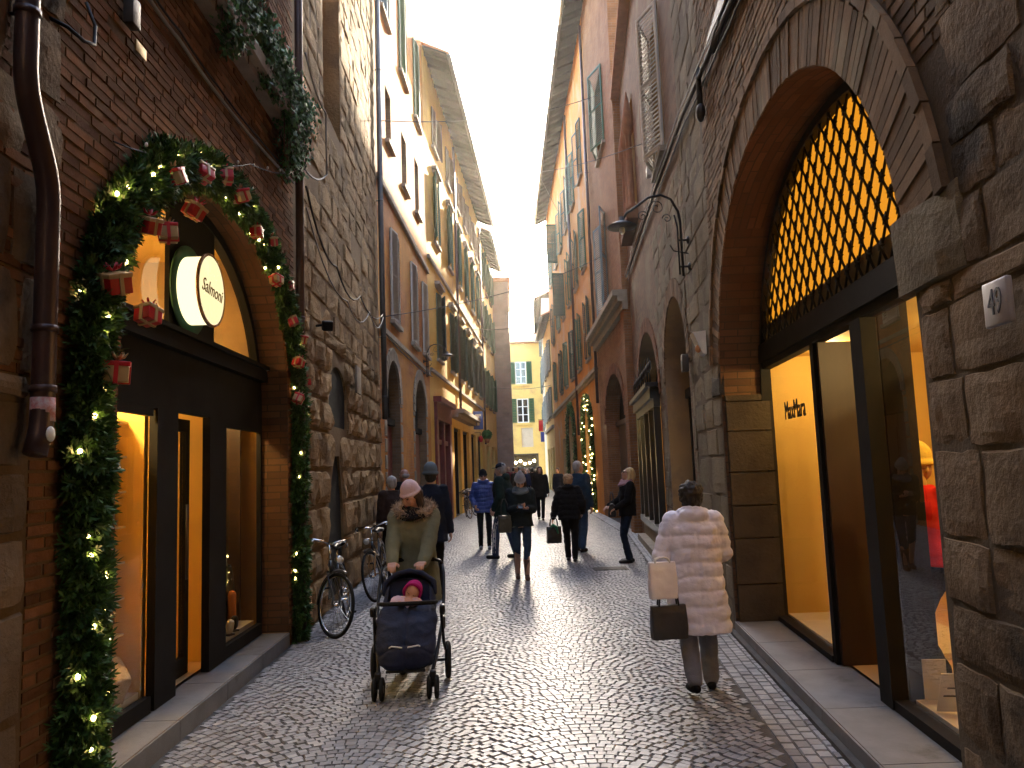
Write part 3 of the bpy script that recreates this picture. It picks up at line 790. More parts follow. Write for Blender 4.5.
for w in ws:
    mb = MB()
    for a in ((w[0], w[0]+.1, w[2], w[3]), (w[1]-.1, w[1], w[2], w[3]), (w[0]+.1, w[1]-.1, w[2], w[2]+.1), (w[0]+.1, w[1]-.1, w[3]-.1, w[3]), ((w[0]+w[1])/2-.06, (w[0]+w[1])/2+.06, w[2]+.1, w[3]-.1)): EF.slab(mb, *a, -.05, -.12)
    for k in (1, 2): EF.slab(mb, w[0]+.1, w[1]-.1, w[2]+(w[3]-w[2])*k/3-.03, w[2]+(w[3]-w[2])*k/3+.03, -.06, -.11)
    wi = mb.build('window', M['white'], EB); mb = MB(); EF.slab(mb, w[0]+.05, w[1]-.05, w[2]+.05, w[3]-.05, -.09, -.1); mb.build('pane', M['pane'], wi)
    for x_ in (w[0]-.56, w[1]+.03):
        mb = MB(); louver(mb, (x_, E0-.04), (1, 0), .53, w[2], w[3], 14); mb.build('shutter', M['louver_green'], wi)
    mb = MB(); EF.slab(mb, w[0]-.15, w[1]+.15, w[2]-.25, w[2]-.02, .15, 0); mb.build('sill', M['pl_yellow2'], wi)
mb = MB(); EF.slab(mb, .75, 1.9, 3.7, 5.6, -.1, -.14); mb.build('blind_window', M['pl_cream'], EB)
mb = MB(); EF.slab(mb, -.3, 2.2, 0, 2.9, -.2, -.24); mb.build('shop_glazing', M['pane'], EB)
mb = MB(); EF.slab(mb, -.3, 2.2, 1.6, 1.75, -.1, -.19); EF.slab(mb, 2.2, 2.35, 0, 3.05, .03, -.19); EF.slab(mb, -.3, 2.2, 2.9, 3.05, .03, -.19)
mb.build('shop_frames', M['blackmetal'], EB)
mb = MB()
for k in range(5): mb.ell((.1+k*.45, E0+.12, 2.2+.15*math.sin(k*2)), (.12, .05, .10))
mb.build('shop_lights', LAMPM, EB)
body_ = MB(); body_.box(-3, 7, E0+.01, E0+8, 13.9, 14.05); body_.box(-3.0, -2.9, E0+.01, E0+8, -.3, 13.9); body_.box(6.9, 7.0, E0+.01, E0+8, -.3, 13.9); body_.box(-2.9, 6.9, E0+7.9, E0+8, -.3, 13.9); body_.build('side_walls', M['pl_ochre'], EB)
mb = MB(); mb.add([(-3.2, E0-.8, 14.06), (7.2, E0-.8, 14.06), (7.2, E0+4, 15.8), (-3.2, E0+4, 15.8), (7.2, E0+8.4, 14.06), (-3.2, E0+8.4, 14.06)], [(0,1,2,3), (3,2,4,5), (0,3,5), (1,4,2), (0,5,4,1)]); mb.build('roof', M['tile'], EB)
# unseen block added behind the camera to cut light from there
BK = thing('light_block_behind', 'unseen ochre block added behind the viewpoint to cut the light from there', 'building', (0, -12, 0))
mb = MB(); mb.box(-8, 8, -13, -12, -.3, 17); mb.build('wall', M['pl_ochre'], BK)
# ================================================================== right shop building (R1)
R1 = thing('stone_and_brick_shop_building', 'grey stone and brick building at right with big arched fashion shop front and iron lattice', 'building', (2.2, 6, 0))
AR = arch(3.24, 7.82, .12, 2.1, 4.24, 24, 2.25)
AD = arch(9.9, 12.5, 0, 3.0, 4.1); AW = arch(13.5, 18.1, 0, 2.9, 4.35)
W1 = rect(10.85, 12.0, 6.3, 8.6); W2 = rect(15.7, 17.6, 7.0, 9.6)
YB = 9.55
wp = MB(); wall_panel(wp, FR1, -8, YB, -.3, 17, [AR], .48, 0, 1); wr1 = wp.build('wall', [M['mortar_grey'], M['bt_soffit']], R1, uv=True)  # wall carried up out of view to shade the near street
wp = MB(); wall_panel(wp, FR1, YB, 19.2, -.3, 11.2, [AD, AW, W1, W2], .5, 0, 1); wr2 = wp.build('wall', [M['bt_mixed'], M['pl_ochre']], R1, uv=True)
bk = MB(); RG = arch(3.24-.42, 7.82+.42, .12, 2.1, 4.24+.42, 24, 2.25)
blocks(bk, FR1, 1.4, 7.9, 3.3, 9.5, (.058, .066), (.2, .28), gap=.008, bulge=.006, samp=(0, 1), jit=.004, holes=[RG], skip=.012)
voussoirs(bk, FR1, 3.24, 7.82, 2.1, 4.24, .34, .064, p=2.25, o1=.012, zmin=2.66)
voussoirs(bk, FR1, 3.24-.35, 7.82+.35, 2.1, 4.24+.35, .07, .2, p=2.25, o1=.035, zmin=2.66)
bk.build('brickwork', M['brick_grey'], wr1)
bs = MB(); blocks(bs, FR1, 7.9, YB+.0, 4.6, 11.2, (.24, .36), (.3, .8), gap=.012, bulge=.008, samp=(0, .04, .35, .65, .96, 1), rough=.008)
blocks(bs, FR1, 7.84, YB, 0, 4.6, (.26, .42), (.4, .9), gap=.012, bulge=.010, samp=(0, .04, .3, .7, .96, 1), holes=[AR], rough=.010)
blocks(bs, FR1, YB, 13.4, 0, 5.6, (.26, .42), (.4, .9), gap=.012, bulge=.008, samp=(0, .04, .3, .7, .96, 1), holes=[arch(9.75, 12.65, 0, 3.0, 4.25)], rough=.010)
bs.build('ashlar', M['ashlar'], wr1)
bs = MB(); blocks(bs, FR1, 1.2, 3.22, 0, 2.38, (.2, .38), (.3, .62), gap=.010, bulge=.014, samp=(0, .03, .2, .4, .6, .8, .97, 1), holes=[AR], rough=.012, jit=.005)
blocks(bs, FR1, 1.2, 2.86, 2.38, 3.9, (.18, .34), (.3, .62), gap=.010, bulge=.012, samp=(0, .03, .2, .4, .6, .8, .97, 1), holes=[RG], rough=.011, jit=.006)
bs.build('stone_pier', M['ashlar_warm'], wr1)
im = MB(); block(im, FR1, 2.78, 3.42, 2.38, 2.74, .02, (0, .04, .3, .7, .96, 1), .012, .012, R)
im.build('impost_block', M['ashlar'], wr1); im = MB(); block(im, FR1, 7.78, 8.3, 2.36, 2.6, .03, (0, .06, .3, .7, .94, 1), .0, .02, R); im.build('impost_block', surf('dark_impost_stone', (.085, .072, .056), (.055, .047, .038), 3, .9, .6, 30, bdist=.02), wr1)
jb = MB()   # far jamb of the arch in squared stone, coloured darker for the little light there
z = .12
while z < 2.3:
    h_ = R.uniform(.28, .45); jb.box(FR1.X(7.8)+.03, FR1.X(7.8)+.47, 7.77-R.uniform(.0, .012), 7.83, z, min(z+h_-.012, 2.35)); z += h_
jb.build('jamb', surf('shaded_jamb_stone', (.09, .07, .05), (.055, .043, .032), 3, .9, .6, 30, bdist=.02), wr1)
body(FR1, -8, YB, 17).build('side_walls', M['pl_ochre'], R1); bR = body(FR1, YB+.01, 19.2, 11.15); bR.build('side_walls', M['pl_ochre'], R1)
qstep(FR1, 3.24, 7.82, .115, .014, -.50, '', '').build('doorstep', M['stepstone'], R1)
mb = MB(); FR1.slab(mb, 3.24, 9.5, -.015, .03, .06, .013); mb.build('dark_foot_strip', M['grout'], R1)  # dark strip along the foot of the step and wall
# shop front R: transom, lattice, panels
G2 = -.45
sh = MB(); S = lambda a, b, c, d, o0=G2+.03, o1=G2-.06: FR1.slab(sh, a, b, c, d, o0, o1)
S(3.2, 7.86, 2.66, 2.84, G2+.06); S(3.2, 7.86, 2.60, 2.657)
S(7.78, 7.86, .13, 2.6); S(6.08, 6.16, .12, 2.6); S(4.98, 5.18, .12, 2.6, G2+.05); S(3.2, 3.3, .13, 2.6)
S(6.16, 7.78, .117, .165, G2+.04); S(3.3, 4.98, .117, .18, G2+.04)
archring(sh, FR1, 3.22, 7.84, 2.1, 4.23, .07, G2+.05, G2-.03, 2.25)
sf2 = sh.build('shop_front', SF, R1)
mb = MB(); FR1.slab(mb, 6.03, 6.077, .122, 2.6, G2-.0, -1.12); FR1.slab(mb, 5.18, 5.23, .122, 2.6, G2-.07, -.75); mb.build('door_panel', M['brownpanel'], sf2)
for a, b, c, d in ((6.16, 7.78, .165, 2.6), (3.3, 4.98, .18, 2.6)):
    pm = MB(); pm.quad(FR1.P(a, c, G2), FR1.P(b, c, G2), FR1.P(b, d, G2), FR1.P(a, d, G2)); pm.build('shop_window', M['shopglass'], sf2)
# lattice
mb = MB(); FR1.slab(mb, 3.3, 7.7, 2.845, 3.02, G2-.005, G2-.03); mb.build('lunette_dim_band', surf('ochre_dim_band', (.22, .16, .09), (.15, .11, .06), 4, .8, .2, 30), sf2)  # board added to make the foot of the glow dimmer
AI = arch(3.28, 7.78, 2.1, 2.1, 4.18, 40, 2.25); lt = MB(); dy, dz = .20, .265
def clip(y_, s_):
    pts = []
    for i in range(0, 301):
        z_ = 2.84+i*.005; yy = y_+s_*(z_-2.84)*dy/dz
        if inside(AI, yy, z_): pts.append((yy, z_))
    return pts
for k in range(-14, 38):
    for s_ in (1, -1):
        p_ = clip(2.9+k*dy*.5*2, s_)
        if len(p_) > 4:
            o_ = G2+.03 if s_ > 0 else G2+.016
            lt.tube([FR1.P(*p_[0], o_), FR1.P(*p_[-1], o_)], .0095, 5)
grl = lt.build('lattice', M['blackmetal'], R1)
lt = MB()
for k in range(-4, 60):
    for j in range(0, 20):
        yy = 2.9+k*dy*.5; zz = 2.84+j*dz*.5
        if (k+j) % 2 == 0 and inside(AI, yy, zz) and j > 0:
            c_ = FR1.P(yy, zz, G2+.023)
            for a in range(4):
                th = a*PI/4+.2; d_ = V((0, math.cos(th), math.sin(th)))
                lt.tube([c_-d_*.046, c_, c_+d_*.046], [.003, .017, .003], 5)
            lt.ell(c_, (.018, .016, .016), 6, 4)
rs_ = lt.build('rosettes', M['blackmetal'], grl)
pm = MB(); poly = [(a, b) for a, b in arch(3.24, 7.82, 2.1, 2.1, 4.22, 40, 2.25)[2:] if b > 2.84]
e_ = extent(arch(3.24, 7.82, 2.1, 2.1, 4.22, 40, 2.25), 2.845)
poly = [(e_[0], 2.845), (e_[1], 2.845)]+poly
pm.add([FR1.P(a, b, G2-.035) for a, b in poly], [tuple(range(len(poly)))])
LUN = emit('lit_amber_lunette_screen', (1., .37, .02), .068); pm.build('lit_screen', LUN, R1)
# interior R
room(FR1, R1, 3.0, 8.0, .12, 2.75, G2-.07, -2.7, M['amber_wall'], M['warm_floor'])
mb = MB(); FR1.slab(mb, 4.99, 5.12, .125, 2.74, G2-.07, -.72); mb.build('inner_panel', M['dark_inside'], R1)  # near-black slab added where the pane mirrors darkness
mb = MB(); FR1.slab(mb, 6.09, 7.84, .125, .17, G2-.08, -1.7); FR1.slab(mb, 3.1, 4.94, .125, .19, G2-.08, -1.5); mb.build('display_floor', M['display_white'], R1)
mb = MB(); FR1.slab(mb, 5.3, 5.9, .13, 2.5, -1.9, -1.95); mb.build('dark_screen', M['brownpanel'], R1)
Mx = Matrix.Translation(FR1.P(7.12, 2.13, G2+.012)) @ Matrix(((.0825, 0, 1, 0), (1, 0, 0, 0), (0, 1, 0, 0), (0, 0, 0, 1)))
# text faces -x: right-hand direction for a reader in the street looking towards +x is -y
Mt = Matrix.Translation(FR1.P(6.76, 2.12, G2+.015)) @ Matrix(((-.0825, 0, -1, 0), (-1, 0, .0825, 0), (0, 1, 0, 0), (0, 0, 0, 1)))
textmesh('MaxMara', .235, 'lettering', M['black_letter'], sf2, Mt, .003, squeeze=.74)
# door arch R (grille and lit shop)
mb = MB(); FR1.slab(mb, 9.9, 12.5, 2.72, 2.86, -.3, -.5)
for k in range(14): FR1.slab(mb, 9.93+k*.19, 9.96+k*.19, 2.86, 4.1, -.38, -.4)
for k in range(9): FR1.slab(mb, 9.92, 12.48, 2.93+k*.13, 2.95+k*.13, -.375, -.379)
FR1.slab(mb, 9.9, 10.0, 0, 2.72, -.35, -.5); FR1.slab(mb, 11.1, 11.25, 0, 2.72, -.35, -.5); FR1.slab(mb, 12.4, 12.5, 0, 2.72, -.35, -.5)
mb.build('door_grille', M['blackmetal'], R1)
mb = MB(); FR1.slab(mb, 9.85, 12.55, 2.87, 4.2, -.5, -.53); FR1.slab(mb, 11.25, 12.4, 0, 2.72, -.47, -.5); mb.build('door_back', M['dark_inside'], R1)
mb = MB(); FR1.slab(mb, 10.0, 11.1, .15, 2.72, -.47, -.5); mb.build('lit_shop_window', emit('lit_yellow_shop_window', (1., .52, .10), .11), R1)
mb = MB(); voussoirs(mb, FR1, 9.9, 12.5, 3.0, 4.1, .26, .07, o1=.02); mb.build('door_arch_bricks', M['brick_grey'], R1)
# vitrine in the third arch
mb = MB(); Q = lambda a, b, c, d, o0, o1: FR1.slab(mb, a, b, c, d, o0, o1)
Q(13.7, 17.9, 2.85, 3.05, .16, -.1); Q(13.6, 18.0, 3.05, 3.13, .24, -.1)
for a in (13.75, 14.75, 15.8, 16.85, 17.8): Q(a, a+.1, .55, 2.85, .10, -.02)
Q(13.7, 17.9, .42, .55, .12, -.1)
Q(13.7, 17.9, 2.70, 2.85, .101, -.02)
vt = mb.build('vitrine_frame', surf('blue_black_shopfront_paint', (.02, .028, .035), None, 3, .35, 0), R1)
mb = MB(); mb.quad(FR1.P(13.8, .55, .04), FR1.P(17.85, .55, .04), FR1.P(17.85, 2.75, .04), FR1.P(13.8, 2.75, .04)); mb.build('shop_window', M['shopglass'], vt)
room(FR1, R1, 13.6, 18.0, .45, 2.84, -.02, -1.6, M['amber_wall'], M['warm_floor'])
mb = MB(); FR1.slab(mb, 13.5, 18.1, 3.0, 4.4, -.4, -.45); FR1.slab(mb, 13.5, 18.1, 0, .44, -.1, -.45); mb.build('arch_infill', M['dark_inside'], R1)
mb = MB(); FR1.slab(mb, 13.9, 17.7, .0, .13, .22, -.1); FR1.slab(mb, 13.7, 17.9, .13, .42, .05, -.1); mb.build('vitrine_plinth', M['sill'], R1)
mb = MB()   # wrought iron cresting above the vitrine
for k in range(9):
    a = 13.9+k*.47
    for s_ in (1, -1):
        pts = []
        for i in range(22):
            t = i/21*4.4; r_ = .17*(1-t/5.2); pts.append(FR1.P(a+s_*(.17-r_*math.cos(t)*1), 3.3+r_*math.sin(t)+.1, .12))
        mb.tube(pts, .012, 5)
    mb.tube([FR1.P(a, 3.13, .12), FR1.P(a, 3.62+.12*math.sin(PI*k/8), .12)], [.018, .006], 5)
mb.build('iron_cresting', M['blackmetal'], R1)
mb = MB(); voussoirs(mb, FR1, 13.5, 18.1, 2.9, 4.35, .28, .07, o1=.02); mb.build('vitrine_arch_bricks', M['brick_red'], R1)
window(FR1, R1, 10.85, 12.0, 6.3, 8.6, .3, leaf='louver_white', open0=20, open1=25)
wcol = MB()
for a in (15.9, 16.65, 17.4):
    c_ = FR1.P(a, 7.0, .1)
    wcol.tube([c_, c_+V((0,0,.15)), c_+V((0,0,.2)), c_+V((0,0,1.7)), c_+V((0,0,1.8)), c_+V((0,0,2.0)), c_+V((0,0,2.7))], [.13, .13, .07, .065, .12, .13, .01], 10)
FR1.slab(wcol, 15.6, 17.7, 6.8, 7.0, .25, 0)
wcol.build('terracotta_colonnettes', M['brick_red'], R1)
mb = MB(); FR1.slab(mb, 15.7, 17.6, 7.0, 9.6, -.35, -.4); mb.build('bricked_window', M['bt_brown'], R1, uv=True)
mb = MB(); FR1.slab(mb, 9.6, 19.3, 11.2, 11.3, .22, -1); mb.build('roof', M['tile'], R1)
# timber/cable trunk along the wall
# ================================================================== R2 red brick house
R2 = thing('red_brick_house', 'red brick house on the right with tall arched doorway and moulded ledge under blue shutters', 'building', (3, 23, 0))
AB = arch(20.6, 24.9, 0, 3.0, 4.35); wW = rect(22.6, 23.9, 6.4, 9.3); w3 = rect(21.8, 23.6, 11.2, 13.6)
wp = MB(); wall_panel(wp, FR2, 19.2, 26.5, -.3, 18, [AB, wW, w3], .45, 0, 1); wp.build('wall', [M['bt_red'], M['bt_red']], R2, uv=True)
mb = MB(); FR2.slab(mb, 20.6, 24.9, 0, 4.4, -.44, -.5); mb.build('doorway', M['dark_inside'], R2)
mb = MB(); FR2.slab(mb, 20.9, 24.6, .0, 2.9, -.36, -.43); FR2.slab(mb, 20.6, 24.9, 2.9, 3.05, -.3, -.43); mb.build('door', M['brownpanel'], R2)
mb = MB(); voussoirs(mb, FR2, 20.6, 24.9, 3.0, 4.35, .3, .075, o1=.03); mb.build('arch_bricks', M['brick_red'], R2)
mb = MB(); FR2.slab(mb, 19.15, 26.45, 5.95, 6.1, .38, 0); FR2.slab(mb, 19.15, 26.45, 5.8, 5.947, .26, 0); FR2.slab(mb, 19.15, 26.45, 5.6, 5.797, .14, 0); mb.build('ledge', M['sill'], R2)
mb = MB(); FR2.slab(mb, 19.2, 19.75, 0, 17.6, .12, -.01); mb.build('pilaster', M['bt_red'], R2, uv=True)
window(FR2, R2, 22.6, 23.9, 6.4, 9.3, .3, leaf='louver_blue', open0=160, open1=168); window(FR2, R2, 21.8, 23.6, 11.2, 13.6, .3, leaf='louver_green', open0=20, open1=15)
body(FR2, 19.2, 26.5, 18).build('side_walls', M['bt_red'], R2, uv=True); eave(R2, FR2, 19.25, 26.45, 17.7, .72)
# ================================================================== R3 orange house
R3 = thing('long_orange_house', 'long orange plaster house on the right with green louvred shutters above the lit garland doorway', 'building', (2.9, 35, 0))
ws = [(yy, yy+1.2, z0_, z0_+2.2) for yy in (28.3, 31.5, 34.8, 38.1, 41.4, 46.0) for z0_ in (5.7, 9.2, 12.8)]
ga = arch(28.6, 31.4, 0, 3.2, 4.1); gb = arch(35.5, 39.0, 0, 3.0, 4.5); gc = rect(41, 43.5, 0, 3.2)
wp = MB(); wall_panel(wp, FR3, 26.5, 50, -.3, 18, [rect(*w) for w in ws]+[ga, gb, gc], .4, 0, 1); wp.build('wall', [M['pl_orange'], M['pl_ochre']], R3)
for i, w in enumerate(ws): window(FR3, R3, *w, depth=.3, leaf=('louver_dgreen', 'louver_green')[i % 2], open0=100 if i in (14, 10) else (168, 15, 10, 165)[i % 4], open1=(12, 15, 166)[i % 3], slats=28)
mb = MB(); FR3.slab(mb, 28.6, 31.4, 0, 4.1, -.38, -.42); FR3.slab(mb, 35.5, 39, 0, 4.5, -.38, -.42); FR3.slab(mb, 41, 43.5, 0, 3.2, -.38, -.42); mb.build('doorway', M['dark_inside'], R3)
mb = MB(); FR3.slab(mb, 28.9, 31.1, .1, 3.1, -.33, -.36); mb.build('lit_shop_window', emit('lit_golden_doorway', (1., .6, .2), .25), R3)
mb = MB(); FR3.slab(mb, 26.55, 49.9, 4.95, 5.1, .12, 0); FR3.slab(mb, 26.55, 49.9, 4.8, 4.947, .06, 0); mb.build('string_course', M['sill'], R3)
body(FR3, 26.5, 50, 18).build('side_walls', M['pl_orange'], R3); eave(R3, FR3, 26.5, 50, 17.7, .72)
# ================================================================== R4, R5
R4 = thing('far_yellow_house', 'far right yellow house past the long orange one with small balconied windows', 'building', (2.7, 53, 0))
ws = [(yy, yy+1.2, z0_, z0_+2.0) for yy in (51, 54, 57) for z0_ in (5.0, 8.2)]
gs = [rect(a, a+1.8, 0, 3) for a in (51, 54, 57)]
wp = MB(); wall_panel(wp, FR4, 50, 60, -.3, 11.6, [rect(*w) for w in ws]+gs, .35); wp.build('wall', M['pl_yellow2'], R4)
for i, w in enumerate(ws): window(FR4, R4, *w, depth=.3, leaf='louver_dgreen', open0=15, open1=165, slats=20)
mb = MB()
for a in (51, 54, 57): FR4.slab(mb, a, a+1.8, 0, 3, -.3, -.34)
mb.build('shop_glazing', M['pane'], R4); mb = MB(); FR4.slab(mb, 50.05, 59.9, 4.2, 4.4, .15, 0); mb.build('cornice', M['sill'], R4)
body(FR4, 50, 60, 11.6).build('side_walls', M['pl_ochre'], R4); eave(R4, FR4, 50.1, 60, 11.5, .5)
R5 = thing('far_grey_house', 'farthest house on the right, a narrow grey plastered front next to the yellow end house', 'building', (2.8, 68, 0))
ws = [(yy, yy+1.2, z0_, z0_+2.0) for yy in (62, 66, 70) for z0_ in (5.0, 8.5, 12)]
wp = MB(); wall_panel(wp, FR5, 60, 75.9, -.3, 15, [rect(*w) for w in ws], .3); wp.build('wall', M['pl_cream'], R5)
for w in ws: window(FR5, R5, *w, depth=.25, leaf='louver_dgreen', open0=10, open1=165, slats=20)
body(FR5, 60, 75.9, 15).build('side_walls', M['pl_cream'], R5); eave(R5, FR5, 60.1, 75.8, 14.9, .5)

# ================================================================== sky, sun, camera
SUN_AZ, SUN_EL = math.radians(12), math.radians(24)
w = bpy.data.worlds.new('World'); scene.world = w; w.use_nodes = True
nt = w.node_tree; bg = nt.nodes['Background']
sky = nt.nodes.new('ShaderNodeTexSky'); sky.sky_type = 'NISHITA'; sky.sun_disc = False
sky.sun_elevation = SUN_EL; sky.sun_rotation = SUN_AZ; sky.air_density = 1.1; sky.dust_density = 2.0; sky.ozone_density = 1.2; sky.altitude = 0
nt.links.new(sky.outputs[0], bg.inputs[0]); bg.inputs[1].default_value = SKY_STRENGTH
sl = bpy.data.lights.new('sun', 'SUN'); sl.energy = SUN_STRENGTH; sl.angle = math.radians(.6); sl.color = (1., .86, .66)
so = bpy.data.objects.new('sun', sl); COL.objects.link(so)
sd = V((math.sin(SUN_AZ)*math.cos(SUN_EL), math.cos(SUN_AZ)*math.cos(SUN_EL), math.sin(SUN_EL)))
so.rotation_euler = sd.to_track_quat('Z', 'Y').to_euler()
cam = bpy.data.cameras.new('camera'); co = bpy.data.objects.new('camera', cam); COL.objects.link(co)
cam.sensor_fit = 'HORIZONTAL'; cam.sensor_width = 36.; cam.lens = 770/1024*36; cam.clip_start = .05; cam.clip_end = 2000
TH = math.atan(84/770); RO = math.radians(2.1)
fw = V((0, math.cos(TH), math.sin(TH))); up0 = V((0, -math.sin(TH), math.cos(TH))); r0 = V((1, 0, 0))
cu = up0*math.cos(RO)+r0*math.sin(RO); cr = r0*math.cos(RO)-up0*math.sin(RO)
co.matrix_world = Matrix.Translation((0, 0, 1.7)) @ Matrix((( cr.x, cu.x, -fw.x), (cr.y, cu.y, -fw.y), (cr.z, cu.z, -fw.z))).to_4x4()
scene.camera = co
vs_ = scene.view_settings; vs_.view_transform = 'Standard'; vs_.look = 'None'; vs_.exposure = EXPOSURE; vs_.gamma = 1; vs_.use_curve_mapping = False
scene.cycles.use_denoising = True; scene.cycles.max_bounces = 8; scene.cycles.diffuse_bounces = 4; scene.cycles.volume_bounces = 0
scene.cycles.sample_clamp_indirect = 6; scene.cycles.caustics_reflective = False; scene.cycles.caustics_refractive = False
scene.cycles.transparent_max_bounces = 12
# pale haze in one closed box, added for the glare towards the sun
if HAZE > 0:
    hz = MB(); hz.box(-14, 14, -14, 90, -1.1, 24)
    hm = bpy.data.materials.new('glare_haze'); hm.use_nodes = True; hn = hm.node_tree
    hn.nodes.remove(hn.nodes['Principled BSDF']); pv = hn.nodes.new('ShaderNodeVolumePrincipled')
    pv.inputs['Color'].default_value = (1., .94, .82, 1); pv.inputs['Density'].default_value = HAZE; pv.inputs['Anisotropy'].default_value = HAZE_G
    hn.links.new(pv.outputs[0], hn.nodes['Material Output'].inputs['Volume'])
    ho = hz.build('haze', hm); ho['kind'] = 'stuff'
# ------------------------------------------------------------------ lit shop lamps
for i, (y_, off, pw) in enumerate(((5.05, -.7, 7), (7.45, -.7, 3), (6.2, -1.6, 1.8))):
    spot_lamp('ceiling_spotlight', ('small ceiling spotlight over the left display window of the shoe shop', 'small ceiling spotlight over the right display window of the shoe shop', 'small ceiling spotlight behind the open door of the shoe shop')[i], FL1, y_, 2.69, off, pw)
for i, (y_, off, pw) in enumerate(((7.2, -.95, 2.), (5.75, -1.7, 1.5), (4.5, -1.3, 4.))):
    spot_lamp('ceiling_spotlight', ('small ceiling spotlight above the lettered window of the fashion shop', 'small ceiling spotlight behind the dark door panel of the fashion shop', 'small ceiling spotlight above the red dressed mannequin')[i], FR1, y_, 2.74, off, pw)
spot_lamp('ceiling_spotlight', 'small ceiling spotlight inside the long black framed shop window on the right', FR1, 15.8, 2.8, -.7, 2.4)
for i, y_ in enumerate((5.1, 7.3)):
    spot_lamp('ceiling_spotlight', ('small spotlight behind the left fanlight pane beside the round sign', 'small spotlight behind the right fanlight pane beside the round sign')[i], FL1, y_, 3.35, -1.2, 2)
# ================================================================== fir garland round the left arch
def garland(name, label, F, yl, yr, zs, zt, rad, off, n, seed, group=None, zb=.02, left=True, right=True, taper=1., flat=1.):
    gr = random.Random(seed); t = thing(name, label, 'garland', F.P((yl+yr)/2, 0, off), group=group)
    c = (yl+yr)/2; a = (yr-yl)/2; path = []
    if left: path += [(yl, zb+(zs-zb)*i/12) for i in range(12)]
    path += [(c-a*math.cos(PI*i/40), zs+(zt-zs)*math.sin(PI*i/40)) for i in range(41)]
    if right: path += [(yr, zs-(zs-zb)*i/12) for i in range(1, 13)]
    P3 = [F.P(y, z, off) for y, z in path]
    core = MB(); nP = len(P3); TF = lambda i: 1+(taper-1)*min(1, max(0, (i/nP-.4)/.35))
    core.tube(P3, [rad*.42*TF(i_)*gr.uniform(.8, 1.15) for i_ in range(nP)], 9, smooth=False); core.build('branch_core', M['leafcore'], t)
    acc = [0]
    for i in range(1, len(P3)): acc.append(acc[-1]+(P3[i]-P3[i-1]).length)
    m_ = MB(); surfp = []
    for q in range(n):
        s_ = gr.uniform(0, acc[-1]); i = 0
        lo, hi = 0, len(acc)-2
        while lo < hi:
            md = (lo+hi+1)//2
            if acc[md] <= s_: lo = md
            else: hi = md-1
        i = lo; tt = (s_-acc[i])/(acc[i+1]-acc[i]); p = P3[i].lerp(P3[i+1], tt); T = (P3[i+1]-P3[i]).normalized()
        o = V((F.o, 0, 0)); b_ = T.cross(o).normalized(); o = b_.cross(T).normalized()
        if o.x*F.o < 0: o = -o
        th = gr.uniform(-PI*.62, PI*.62); d = o*math.cos(th)*flat+b_*math.sin(th)
        lump = .8+.35*noise.noise(V((s_*2.6, th*.8, seed)))+.25*noise.noise(V((s_*8, th*2, seed)))
        r_ = rad*TF(i)*lump*gr.uniform(.55, .95); base = p+d*r_
        if gr.random() < .07: surfp.append((base+d*.045, s_))
        dirs = (d*.65+T*gr.uniform(-.9, .9)+b_*gr.uniform(-.5, .5)+V((0, 0, -.15))).normalized(); L = gr.uniform(.055, .10)*(rad/.2)**.5
        sd = dirs.cross(V((gr.uniform(-1, 1), gr.uniform(-1, 1), gr.uniform(-1, 1)))).normalized(); nn = dirs.cross(sd)
        for k in range(7):
            u = k/6; bp = base+dirs*L*u*.7; sg = 1 if k % 2 else -1
            nd = (dirs*(.7+.5*u)+sd*sg*(1-.7*u)+nn*gr.uniform(-.5, .5)).normalized(); ln = L*.62; w_ = nd.cross(nn).normalized()*.0052*(rad/.2)**.4*1.3
            m_.add([bp-w_*.5, bp+w_*.5, bp+nd*ln*.6+w_, bp+nd*ln, bp+nd*ln*.6-w_], [(0, 1, 2, 3, 4)])
    m_.build('fir_needles', M['leaf'], t)
    return t, surfp
def lights(label, F, pts, nb, r_=.011, group=None):
    t = thing('fairy_lights', label, 'string lights', pts[0][0])
    pts = sorted(pts, key=lambda q: q[1]); st = max(1, len(pts)//nb); sel = pts[::st][:nb]
    m_ = MB(); m_.tube([p for p, _ in sel], .0025, 4); m_.build('wire', M['cable'], t)
    for p, _ in sel:
        m_ = MB(); m_.ell(p, (r_, r_, r_*1.3), 8, 6); m_.build('bulb', M['bulb'], t)
    return t
_, sp = garland('fir_garland', 'thick green fir garland with gifts and lights framing the shoe shop arch at left', FL1, 3.97, 8.24, 2.35, 4.05, .165, .05, 13500, 4, taper=.8, flat=.6)
lights('warm fairy lights wound through the thick fir garland of the shoe shop arch', FL1, sp, 92)
_, sp = garland('fir_garland', 'lit fir garland framing the golden doorway of the long orange house', FR3, 28.5, 31.5, 3.0, 4.3, .20, .08, 3000, 9, flat=.6)
lights('fairy lights glowing in the garland of the golden doorway far on the right', FR3, sp, 60, .02)
_, sp = garland('fir_garland', 'farthest fir garland, a thin lit strip round the arch further down the right side', FR3, 35.3, 39.2, 3.0, 4.6, .20, .08, 1500, 19, flat=.6)
